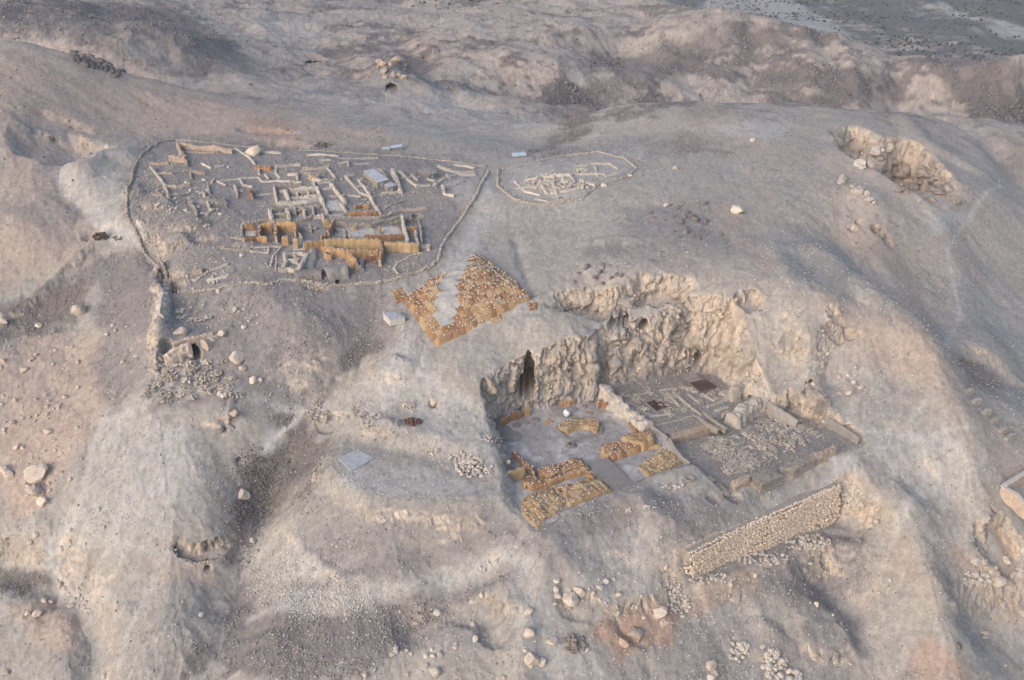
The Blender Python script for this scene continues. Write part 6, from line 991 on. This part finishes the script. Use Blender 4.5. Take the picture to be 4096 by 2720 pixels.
# ---------------------------------------------------------------- boulders
WARM, PALEB, DARKB = M_bould, M_stone, M_dark
M_warmb = rock_mat('warm_limestone', (.56, .465, .38), .18, 1.0, .06)  # light beige limestone, one even tone
B = [(150,1885,82,M_warmb,'tallest boulder of the cluster at the left edge'),(138,1950,72,M_warmb,'second big boulder just below the tallest at the left edge'),(168,2000,44,M_warmb,'smaller boulder under the two big ones at the left edge'),(22,1875,48,M_warmb,'flat boulder at the extreme left beside the cluster'),(38,1893,36,M_warmb,'rounded boulder right of the extreme left one'),
 (950,1427,56,M_warmb,'large pale boulder right of the square cave'),(972,1468,30,M_warmb,'smaller boulder just below the large one by the cave'),(1015,1520,38,M_warmb,'left boulder of the leaning pair in mid slope'),(1042,1516,26,M_warmb,'right boulder of the leaning pair in mid slope'),(935,1650,38,M_brick,'brownish boulder on the slope below the stone heaps'),(885,1715,28,M_dark,'dark pitted boulder with a hollow on mid slope'),
 (305,1240,66,M_bould,'long boulder perched on the ridge in the left wadi'),(12,1280,40,M_bould,'boulder at the left edge on the brown bank'),(155,1300,26,M_warmb,'small boulder on the brown bank'),(975,1975,52,M_bould,'grey-brown boulder on the right bank of the dark gully'),(1010,2158,34,M_stone,'round boulder at the foot of the dark gully'),
 (2278,2385,62,M_warmb,'largest round boulder in the lower middle'),(2318,2362,44,M_warmb,'boulder leaning behind the largest round one'),(2232,2378,34,M_stone,'left companion of the largest round boulder'),(2222,2415,26,M_stone,'small boulder below and left of the largest round one'),(2400,2345,30,M_stone,'boulder up right of the largest round one'),(2425,2320,26,M_stone,'boulder higher along the diagonal line of rocks'),(2475,2370,32,M_warmb,'lone boulder right of the rock line'),(2224,2318,28,M_stone,'boulder above left of the largest round one'),(2225,2350,30,M_stone,'half buried boulder above the largest round one'),(2375,2370,24,M_stone,'small boulder right of the round pair'),
 (1748,2443,44,M_stone,'pale round boulder alone on the lower slope'),(2130,2625,60,M_warmb,'large boulder at the lower centre beside the pale track'),(2165,2642,38,M_warmb,'boulder right of the large one by the pale track'),(2122,2655,30,M_warmb,'boulder below the large one by the pale track'),(2100,2600,20,M_stone,'small boulder above the large one by the pale track'),(1742,2680,46,M_stone,'big grey boulder near the bottom edge'),(1705,2662,24,M_stone,'boulder left of the big grey one near the bottom'),
 (1585,2592,22,M_stone,'upper stone of the little stack of three'),(1582,2605,24,M_stone,'middle stone of the little stack of three'),(1568,2617,24,M_stone,'lower stone of the little stack of three'),(1758,2615,30,M_stone,'upright grey stone in the bottom group'),(1732,2625,24,M_stone,'stone in the middle of the bottom group'),(1730,2602,18,M_stone,'small stone topping the bottom group'),(1706,2618,22,M_stone,'left stone of the bottom group'),(1626,2597,18,M_stone,'flat stone between the bottom groups'),(1645,2612,18,M_stone,'stone right of the flat one between the groups'),
 (1823,2585,20,M_stone,'stone against the bank above the bottom group'),(1825,2570,18,M_stone,'topmost stone on the bank above the bottom group'),(1900,2550,28,M_stone,'tall stone on the bank to the right of the bottom group'),(1632,2695,20,M_stone,'little round stone at the bottom edge'),(1460,2698,28,M_stone,'pale boulder at the bottom edge left of centre'),(1502,2680,18,M_stone,'small boulder beside the pale one at the bottom edge'),(2020,2712,22,M_warmb,'boulder cut by the bottom edge'),
 (1924,2268,18,M_stone,'left stone of the pair on the old road'),(1955,2252,20,M_stone,'middle stone of the row on the old road'),(1985,2243,18,M_stone,'right stone of the row on the old road'),(245,2335,26,M_stone,'pale boulder at the head of the lower left channel'),(258,2355,20,M_stone,'second boulder at the head of the lower left channel'),(175,2400,22,M_warmb,'left pale stone on the red mound'),(205,2405,22,M_warmb,'middle pale stone on the red mound'),(152,2445,40,M_warmb,'largest flat stone on the red mound'),(112,2452,26,M_warmb,'stone left of the largest flat one on the red mound'),(805,2455,26,M_stone,'square pale block near the small hollow'),(465,2412,16,M_stone,'upright small stone by the lower left track'),
 (142,2138,26,M_warmb,'boulder above the dark patch on the left'),(120,2170,22,M_warmb,'boulder in the dark patch on the left'),(280,2118,20,M_stone,'boulder beside the left track'),(282,2168,24,M_stone,'lower boulder beside the left track'),(245,2195,26,M_stone,'half buried boulder beside the left track'),(285,2420,22,M_stone,'boulder along the lower left channel'),(335,2425,22,M_stone,'boulder right along the lower left channel'),(350,2437,24,M_stone,'boulder at the neck of the lower left channel'),(420,2705,24,M_stone,'boulder at the bottom edge left'),(25,2690,26,M_stone,'boulder in the bottom left corner'),
 (2945,838,52,M_bould,'large lone boulder on the summit slope'),(2660,820,26,M_bould,'boulder left of the summit slope'),(2415,735,30,M_stone,'white boulder just outside the oval enclosure'),(2520,700,20,M_warmb,'boulder by the corner of the oval enclosure'),(2780,870,38,M_dark,'dark rock in the summit scatter'),(2720,885,34,M_dark,'left dark rock in the summit scatter'),(2745,920,30,M_dark,'lower dark rock in the summit scatter'),(2795,940,24,M_dark,'small dark rock in the summit scatter'),(2600,850,24,M_dark,'dark rock at the left of the summit scatter'),(2740,865,20,M_dark,'tiny dark rock in the summit scatter'),(3310,1410,24,M_bould,'boulder above the dark outcrop'),
 (3270,2415,26,M_warmb,'angular boulder on the lower right slope'),(3330,2457,14,M_stone,'little stone below the angular boulder'),(3508,2078,28,M_stone,'boulder beside the hollow right of the retaining wall'),(3560,2312,18,M_stone,'white stone on the edge of the right spur'),(2842,2660,42,M_warmb,'top boulder of the bottom right pair'),(2855,2688,28,M_warmb,'middle boulder of the bottom right pair'),(2840,2712,34,M_warmb,'lowest boulder of the bottom right pair'),(3053,2580,24,M_stone,'stone between the two bottom right piles'),(3940,2530,26,M_warmb,'light boulder low on the right slope'),(3940,2545,24,M_stone,'boulder under the light one on the right slope'),(3900,2245,44,M_bould,'rounded boulder above the right stone pile'),(3990,2320,50,M_bould,'grey boulder at the edge of the right ravine'),(3835,2580,34,M_dark,'dark boulder on the lower right slope'),
 (1895,2490,30,M_warmb,'outcrop boulder beside the pale track'),(2115,2520,46,M_warmb,'bulging boulder left of the pale track'),(2118,2440,34,M_warmb,'boulder on the crest of the pale track'),(2205,2560,50,M_warmb,'boulder above the dark stone pile'),(2345,2595,24,M_stone,'stone right of the dark pile'),(2540,2530,66,M_brick,'brown knob in the red hollow'),(2490,2560,50,M_brick,'smaller brown knob in the red hollow'),(2640,2440,60,M_bould,'pale crag above the red hollow'),(2840,2090,0,M_stone,''),
 (345,1455,0,M_stone,''),(490,1450,22,M_bould,'block above the left track'),(313,1448,20,M_warmb,'small boulder on the left slope'),(95,1480,26,M_warmb,'boulder high on the left warm slope'),(12,1442,24,M_warmb,'boulder at the left edge of the warm slope'),(262,1585,22,M_warmb,'boulder on the lower warm slope'),(238,1617,18,M_warmb,'small boulder beneath it on the warm slope'),(195,1722,32,M_warmb,'broad boulder on the lower warm slope'),(190,1660,18,M_bould,'little dark boulder on the lower warm slope'),(52,1690,26,M_bould,'boulder low on the far left slope'),(308,1706,20,M_bould,'boulder beside the left gully head'),(60,1600,22,M_warmb,'round boulder at the left of the warm slope'),
 (430,1335,22,M_stone,'boulder in the wadi bed'),(450,1298,20,M_stone,'stone upstream in the wadi bed'),(510,1305,18,M_stone,'stone at the foot of the rock rib'),(465,1320,18,M_stone,'stone beside the wadi boulder'),(545,1425,18,M_stone,'stone near the square cave path'),(872,1165,26,M_stone,'white boulder under the front enclosure wall'),(945,1237,26,M_stone,'boulder on the slope below the enclosure'),(972,1305,24,M_stone,'pale stone above the large cave boulder'),(815,1220,26,M_stone,'stone by the broken wall'),(725,1325,50,M_bould,'rock knob left above the square cave'),(890,1330,44,M_warmb,'rock knob right above the square cave'),(1385,1100,0,M_stone,''),(850,838,24,M_stone,'upright stone on the west slope of the ruins'),(880,853,20,M_stone,'stone right of the upright one'),(915,668,18,M_stone,'stone in the back of the ruins'),(1010,603,56,M_warmb,'pink rock stub on the far fence line'),(970,1020,24,M_stone,'pointed stone in front of the ruins'),(1405,1065,20,M_stone,'stone between the earthen towers'),(2600,1180,0,M_stone,'')]
B += [(2820,880,26,M_dark,'dark rock right of the summit scatter'),(3010,560,22,M_warmb,'pale stone on the far summit'),(2700,670,24,M_warmb,'paired stone on the summit shoulder'),(3520,600,30,M_bould,'boulder on the rim of the collapsed pit'),(3560,585,36,M_bould,'big rim boulder of the collapsed pit')]
for px, py, d, m, lab in B:
    if d < 5: continue
    g = G(px, py+d*.22); D = math.sqrt(g[0]**2+g[1]**2+(g[2]-CAMZ)**2); r = d/FPX*D/2*1.12; big = d > 40
    stone_obj('boulder', g, (r*1.05, r*.95, r*.95), 'big' if big else 'mid', m, label=lab, cat='boulder', sink=.18)
# countable smaller boulders
def rock_stuff(poly, n, lo, hi, m, lab, sd=0):
    a = np.array(poly, float); r = random.Random(sd+len(lab)); mn, mx = a.min(0), a.max(0); Pp, Ss = [], []
    while len(Pp) < n:
        x, y = r.uniform(mn[0], mx[0]), r.uniform(mn[1], mx[1])
        if not inside(np.array([x]), np.array([y]), a)[0]: continue
        g = G(x, y); D = math.sqrt(g[0]**2+g[1]**2+(g[2]-CAMZ)**2); Ss.append(r.uniform(lo, hi)/FPX*D/2); Pp.append(g)
    link(bpy.data.objects.new('scattered_rocks', join_rocks('scattered_rocks', Pp, Ss, m, 'mid')), kind='stuff', label=lab, cat='rocks')
def rocks(poly, n, lo, hi, m, lab, group, sd=0, cat='rock'):
    a = np.array(poly, float); r = random.Random(sd+len(lab)); k = 0; mn, mx = a.min(0), a.max(0)
    while k < n:
        x, y = r.uniform(mn[0], mx[0]), r.uniform(mn[1], mx[1])
        if not inside(np.array([x]), np.array([y]), a)[0]: continue
        g = G(x, y); D = math.sqrt(g[0]**2+g[1]**2+(g[2]-CAMZ)**2); d = r.uniform(lo, hi); fx, fy = (x-mn[0])/(mx[0]-mn[0]), (y-mn[1])/(mx[1]-mn[1]); wd1 = ('small', 'medium', 'large')[min(2, int((d-lo)/(hi-lo)*3))]; wd2 = ('far', 'near')[int(fy > .5)]+' '+('left', 'middle', 'right')[min(2, int(fx*3))]; stone_obj('rock', g, d/FPX*D/2, 'mid', m, label=wd1+' '+lab+', '+wd2, cat=cat, group=group, sink=.15); k += 1
rocks([(60,1760),(240,1740),(300,1980),(200,2060),(60,2000)], 22, 12, 30, M_warmb, 'warm coloured stone lying round the left boulder cluster', 'stones around the left boulder cluster')
rocks([(0,1380),(420,1350),(420,1560),(250,1780),(0,1800)], 34, 9, 20, M_warmb, 'stone strewn over the warm left slope', 'stones on the warm left slope')
rocks([(2560,820),(2860,800),(2900,950),(2700,960)], 26, 9, 22, M_dark, 'dark rock on the summit slope', 'dark rocks on the summit slope')
rocks([(2330,1060),(2500,1040),(2520,1110),(2350,1150),(2290,1130)], 16, 12, 26, M_dark, 'dark rock above the double pit', 'dark rocks above the double pit')
rocks([(2200,2280),(2450,2260),(2700,2380),(2600,2480),(2300,2500)], 26, 9, 20, M_stone, 'pale stone on the broken slope left of the retaining wall', 'stones on the broken slope')
rocks([(240,2330),(340,2330),(380,2460),(340,2480)], 14, 9, 18, M_stone, 'stone lodged in the lower left channel', 'stones in the lower left channel')
rocks([(300,1800),(540,2000),(520,2150),(230,2200)], 7, 9, 18, M_stone, 'single stone beside the left track', 'stones beside the left track')
rocks([(620,1130),(900,1010),(1000,1060),(900,1120),(700,1180)], 26, 9, 18, M_stone, 'tumbled stone at the south-west foot of the ruins', 'tumbled stones south-west of the ruins')
rocks([(640,740),(820,700),(900,860),(760,960),(600,880)], 46, 9, 20, M_stone, 'tumbled block on the western slope of the ruins', 'tumbled blocks on the western slope')
rocks([(700,1200),(1000,1180),(1050,1300),(760,1320)], 24, 8, 16, M_stone, 'stone on the slope between enclosure and square cave', 'stones above the square cave')
rocks([(1100,680),(1500,650),(1700,760),(1600,860),(1300,750)], 30, 7, 13, M_stone, 'loose stone among the foundations', 'loose stones among the foundations')
rock_stuff([(280,200),(440,260),(500,290),(470,310),(300,250)], 90, 8, 34, M_dark, 'dark boulder band on the left hill'); rock_stuff([(2340,240),(2480,230),(2490,280),(2360,290)], 50, 8, 24, M_dark, 'dark rocks on the middle crag of the far hill'); rocks([(1510,240),(1620,230),(1620,350),(1530,340)], 12, 16, 40, M_brick, 'craggy block of the pinnacle above the little cave', 'blocks of the pinnacle'); rock_stuff([(3180,240),(3260,250),(3300,360),(3240,350)], 40, 8, 20, M_dark, 'dark rock rib running down the far hill'); rock_stuff([(3270,235),(3300,235),(3400,380),(3360,390)], 40, 8, 20, M_dark, 'second dark rock rib on the far hill')
rock_stuff([(3830,380),(4096,400),(4096,480),(3900,490)], 60, 10, 26, M_dark, 'black rocks at the far right edge')
rocks([(3900,1950+200),(4096,2200),(4096,2480),(4000,2450)], 12, 12, 34, M_bould, 'rock on the wall of the right ravine', 'rocks of the right ravine'); rocks([(3320,1500),(3420,1450),(3450,1560),(3380,1640)], 10, 12, 30, M_bould, 'loose rock round the dark outcrop', 'rocks round the dark outcrop')
# the collapsed pit: lumpy boulders along its rim and in it
rocks([(3380,610),(3520,590),(3560,640),(3450,680)], 12, 26, 60, M_stump, 'rock knob on the back rim of the pit', 'rock knobs on the back rim of the pit'); rocks([(3540,690),(3700,660),(3820,760),(3840,820),(3720,830),(3600,800)], 30, 26, 58, M_weath, 'bulging rock lump inside the collapsed pit', 'rock lumps in the pit'); rocks([(3350,700),(3480,780),(3520,830),(3460,800),(3360,730)], 12, 18, 44, M_stump, 'rock knob on the front lip of the collapsed pit', 'rock knobs on the front lip of the pit')
# rubble piles, stone by stone
def pile(label, px, py, rx, ry, n, smin, smax, m, hump=.6, sd=1):
    c = G(px, py); D = math.sqrt(c[0]**2+c[1]**2+(c[2]-CAMZ)**2); t = thing('rubble_pile', c, label, 'stone pile'); r = random.Random(sd)
    for _ in range(n):
        a = r.uniform(0, 6.28); q = math.sqrt(r.random()); g = G(px+rx*q*math.cos(a), py+ry*q*math.sin(a)); s = r.uniform(smin, smax)/FPX*D/2; g[2] += hump*(1-q)*r.random(); stone_obj('stone', g, s, 'mid', m, parent=t, sink=.1)
pile('pile of grey stones in the lower middle right of the red hollow', 2720, 2425, 50, 45, 60, 10, 22, M_stone, .5, 2); pile('dark round stone pile above the bottom centre', 2300, 2580, 45, 35, 34, 14, 28, M_dark3 if 'M_dark3' in globals() else M_brickg, .8, 3)
pile('left pile of round stones at the bottom right', 2955, 2610, 45, 42, 46, 12, 24, M_stone, .6, 4); pile('long right pile of round stones at the bottom right', 3095, 2660, 48, 62, 80, 14, 28, M_stone, .7, 5); pile('tail of stones beside the bottom right pile', 3175, 2705, 30, 22, 12, 16, 30, M_stone, .3, 6)
pile('bluish pile of round stones on the right slope', 3905, 2320, 55, 32, 62, 11, 24, M_stone, .5, 7); pile('rubble spill at the right end of the retaining wall', 3410, 2000, 50, 45, 80, 10, 24, M_stone, .5, 8); pile('trickle of stones above the right end of the retaining wall', 3390, 1945, 45, 22, 40, 8, 18, M_stone, .3, 9)
pile('grey stone heap west of the left court', 1895, 1875, 75, 40, 150, 9, 20, M_stone, .8, 10); pile('stones spilling from the heap west of the court', 1850, 1830, 60, 22, 50, 8, 16, M_stone, .4, 11); pile('small stone pile on the pale terrace', 1965, 1755, 40, 14, 26, 8, 15, M_stone, .3, 12)
pile('loose stones left of the grey heap', 1735, 1808, 28, 14, 22, 9, 16, M_stone, .3, 13); pile('dark brown round cairn left of the court', 1650, 1690, 36, 16, 60, 8, 14, M_darkr if 'M_darkr' in globals() else M_brick, 1.3, 14); pile('pale round cairn above the brown one', 1640, 1625, 26, 13, 34, 8, 14, M_stone, .6, 15); pile('dark stone ring behind the ruins', 1290, 583, 36, 8, 50, 7, 12, M_dark, .6, 16)
pile('brown brushwood mound at the west wall', 405, 950, 32, 16, 60, 7, 13, M_brown if 'M_brown' in globals() else M_dark, 1.2, 17); pile('dark twigs heap beside the brown mound', 470, 955, 20, 8, 20, 6, 10, M_dark, .4, 18)
pile('stones fallen along the middle foot of the retaining wall', 3050, 2235, 110, 26, 70, 10, 22, M_stone, .2, 31); pile('stones fallen at the left foot of the retaining wall', 2850, 2320, 90, 24, 50, 10, 20, M_stone, .2, 32); pile('tumbled right foot of the retaining wall', 3230, 2170, 90, 30, 110, 10, 20, M_stone, .3, 19); pile('small pile of fallen stones at the left end of the retaining wall', 2700, 2360, 30, 30, 40, 8, 18, M_stone, .4, 20); pile('little grey heap on the terrace edge', 2515, 2043, 16, 8, 16, 7, 12, M_stone, .3, 21); pile('second little grey heap on the terrace', 2588, 2030, 12, 6, 12, 7, 12, M_stone, .3, 22)
pile('line of small stones by the bowl on the terrace', 2690, 1950, 45, 10, 18, 9, 16, M_stone, .1, 23)
# ---------------------------------------------------------------- stones on the mats: the nearest three hundred one by one
weights.sort(key=lambda w_: w_[0][0]**2+w_[0][1]**2+(w_[0][2]-CAMZ)**2); near_w = [w_ for w_ in weights if w_[0][1] < 175][:300]; rest_w = [w_ for w_ in weights if not any(w_ is q for q in near_w)]
by = {}
for w_ in near_w: by.setdefault(w_[2], []).append(w_)
for p, s, lb in near_w:
    g_ = np.array([q[0][:2] for q in by[lb]]); fx, fy = (p[0]-g_[:, 0].min())/(np.ptp(g_[:, 0])+.01), (p[1]-g_[:, 1].min())/(np.ptp(g_[:, 1])+.01); wh = ('near', 'middle', 'far')[min(2, int(fy*3))]+' '+('left end', 'left part', 'centre', 'right part', 'right end')[min(4, int(fx*5))]; sz_ = 'small' if s < .13 else 'large' if s > .175 else 'medium'
    o = bpy.data.objects.new('weight_stone', rock_mesh('mid', random.randrange(8), M_whites)); o.location = tuple(map(float, p)); o.scale = (s, s*random.uniform(.7, 1), s*.75); o.rotation_euler.z = random.uniform(0, 6); link(o, label=sz_+' white stone, '+wh+' of '+' '.join(lb.split()[:9]), cat='stone', group='white stones on the mats of the lower court')
link(bpy.data.objects.new('weight_stones', join_rocks('weight_stones', [w_[0] for w_ in rest_w], [w_[1] for w_ in rest_w], M_whites)), kind='stuff', label='white stones holding down the mats of the pyramid and the upper ruins', cat='stones'); print('weights', len(weights))
# ---------------------------------------------------------------- loose stones over the whole land
M_scree = rock_mat('scree_stone', (.23, .20, .185), .25, .8, .04); lum = colr.mean(1); vv = V; inview = (VX > -300) & (VX < 4400) & (VY > -100) & (VY < 2900); cand = np.nonzero(inview)[0]
def choose(wt, n): w_ = wt[cand]; w_ = w_/w_.sum(); return rng.choice(cand, n, p=w_)
court = np.zeros(len(vv))
for cpoly in (COURT_L,): court = np.maximum(court, inside(vx, vy, cpoly)*1.0)
cl = .15+ss(-.1, .5, nB+nC*.7)+.8*ss(.1, .5, nA); pale_patch = 1-ss(.30, .42, lum)*.55; near = 1-ss(240, 330, vy)
def jitter(p, k): p = p.copy(); p[:, :2] += rng.normal(0, k, (len(p), 2)); return p
def sizes(n, a, b, e=3.2): return a+(b-a)*rng.random(n)**e
i = choose(near*cl*(1-court), 60000); p = jitter(vv[i], .15); scatter('loose_stones', p, sizes(len(p), .035, .2, 4), M_whites, 'countless pale stones strewn over the near slopes', 'loose stones')
i = choose(near*(.03+ss(.30, .2, lum))*(1-court)*cl, 24000); p = jitter(vv[i], .15); scatter('grey_gravel', p, sizes(len(p), .05, .28), M_brickg, 'grey brown gravel lying in the hollows and gullies', 'gravel')
midr = ss(200, 260, vy)*(1-ss(430, 560, vy)); i = choose(midr*(.05+ss(.25, .14, lum))*(.1+ss(.0, .5, nB+nC)), 26000); p = jitter(vv[i], .25); scatter('dark_scree', p, sizes(len(p), .08, .45, 4), M_scree, 'dark scree over the middle hill slopes', 'scree')
farr = ss(330, 420, vy)*(1-ss(650, 750, vy)); i = choose(farr*(.05+ss(.25, .14, lum))*(.1+ss(0, .5, nB+nC)), 18000); p = jitter(vv[i], .5); scatter('far_scree', p, sizes(len(p), .15, .9, 4), M_scree, 'dark boulders scattered over the far hills', 'scree')

encl = [S1(*p) for p in [(500,170),(700,150),(1000,190),(1500,220),(2300,280),(2300,380),(2150,500),(2150,800),(1900,950),(1200,960),(500,1020),(430,950),(300,780),(190,560),(190,400),(260,250)]]
ep = np.array([G(*p)[:2] for p in encl]); inn = inside(vx, vy, ep)*1.0; i = choose(inn*(.2+ss(0, .5, nB)+ss(-100, -480, VX-1000)*1.5), 9000); p = jitter(vv[i], .15); scatter('ruin_rubble', p, sizes(len(p), .05, .30, 3.5), M_rub, 'rubble and broken stone lying all over the monastery ruins', 'rubble')
cw = (steep.ravel() > .42)*(1-inside(vx, vy, np.array([G(*p)[:2] for p in ((1000,1950),(2150,1950),(2250,2400),(1000,2400))])))*(vy < 220)*(vy > 120)*1.0; i = choose(cw*(VX > 1700)*(VX < 3500), 900); p = jitter(vv[i], .1); scatter('cliff_fragments', p, sizes(len(p), .15, .6, 3), M_cliff, 'angular rock fragments caught on the cliff faces', 'rock fragments')
inn = inside(vx, vy, COURT_R)*1.0+inside(vx, vy, COURT_U); i = choose(inn*(.2+ss(-.2, .4, nC)), 7000); p = jitter(vv[i], .1); scatter('court_rubble', p, sizes(len(p), .03, .15, 2.5), M_plot, 'crumbled brick rubble on the floors of the right courts', 'rubble')
tl = [(1000,2330),(1150,2420),(1400,2420),(1450,2380),(1200,2380),(1050,2260)]; tp = np.array([G(*p)[:2] for p in tl]); d_, _m = sdist(vx, vy, tp, 6); i = choose(ss(-2.5, 2.5, d_+2.5*nB+1.5*nC), 4500); p = jitter(vv[i], .3); scatter('talus_stones', p, sizes(len(p), .05, .2, 2.5), M_whites, 'band of pale stones at the foot of the spoil cone', 'talus')
tl = [(980,1850),(1150,1760),(1060,2080),(940,2260),(880,2250)]; tp = np.array([G(*p)[:2] for p in tl]); d_, _m = sdist(vx, vy, tp, 6); i = choose(ss(-3, 3, d_+2.5*nB+1.5*nC), 4500); p = jitter(vv[i], .3); scatter('gully_stones', p, sizes(len(p), .05, .26, 3), M_scree, 'dark stones filling the long gully', 'gully stones')

edge = np.array([G(a, b) for a, b in ((1335,1835),(1370,1895),(1450,1945),(1500,1972),(1700,1990),(1900,1993))]); q, t_ = resample(edge, .28); q = q+rng.normal(0, .15, q.shape)*[1, 1, 0]; link(bpy.data.objects.new('edge_stones', join_rocks('edge_stones', q, rng.uniform(.06, .2, len(q)), M_stone)), kind='stuff', label='line of small stones along the rim of the spoil terrace', cat='stones')

M_bush = rock_mat('grey_green_scrub', (.07, .078, .055), .3, .5, .1); i = choose(ss(640, 740, vy)*(.1+ss(-.1, .3, fbm(vx, vy, 45, 3, 410)))*(vx/vy > -.1), 6000); p = jitter(vv[i], 4); scatter('far_scrub', p, sizes(len(p), .5, 1.7, 2), M_bush, 'dark scrub dotting the plain beyond the hills', 'scrub')
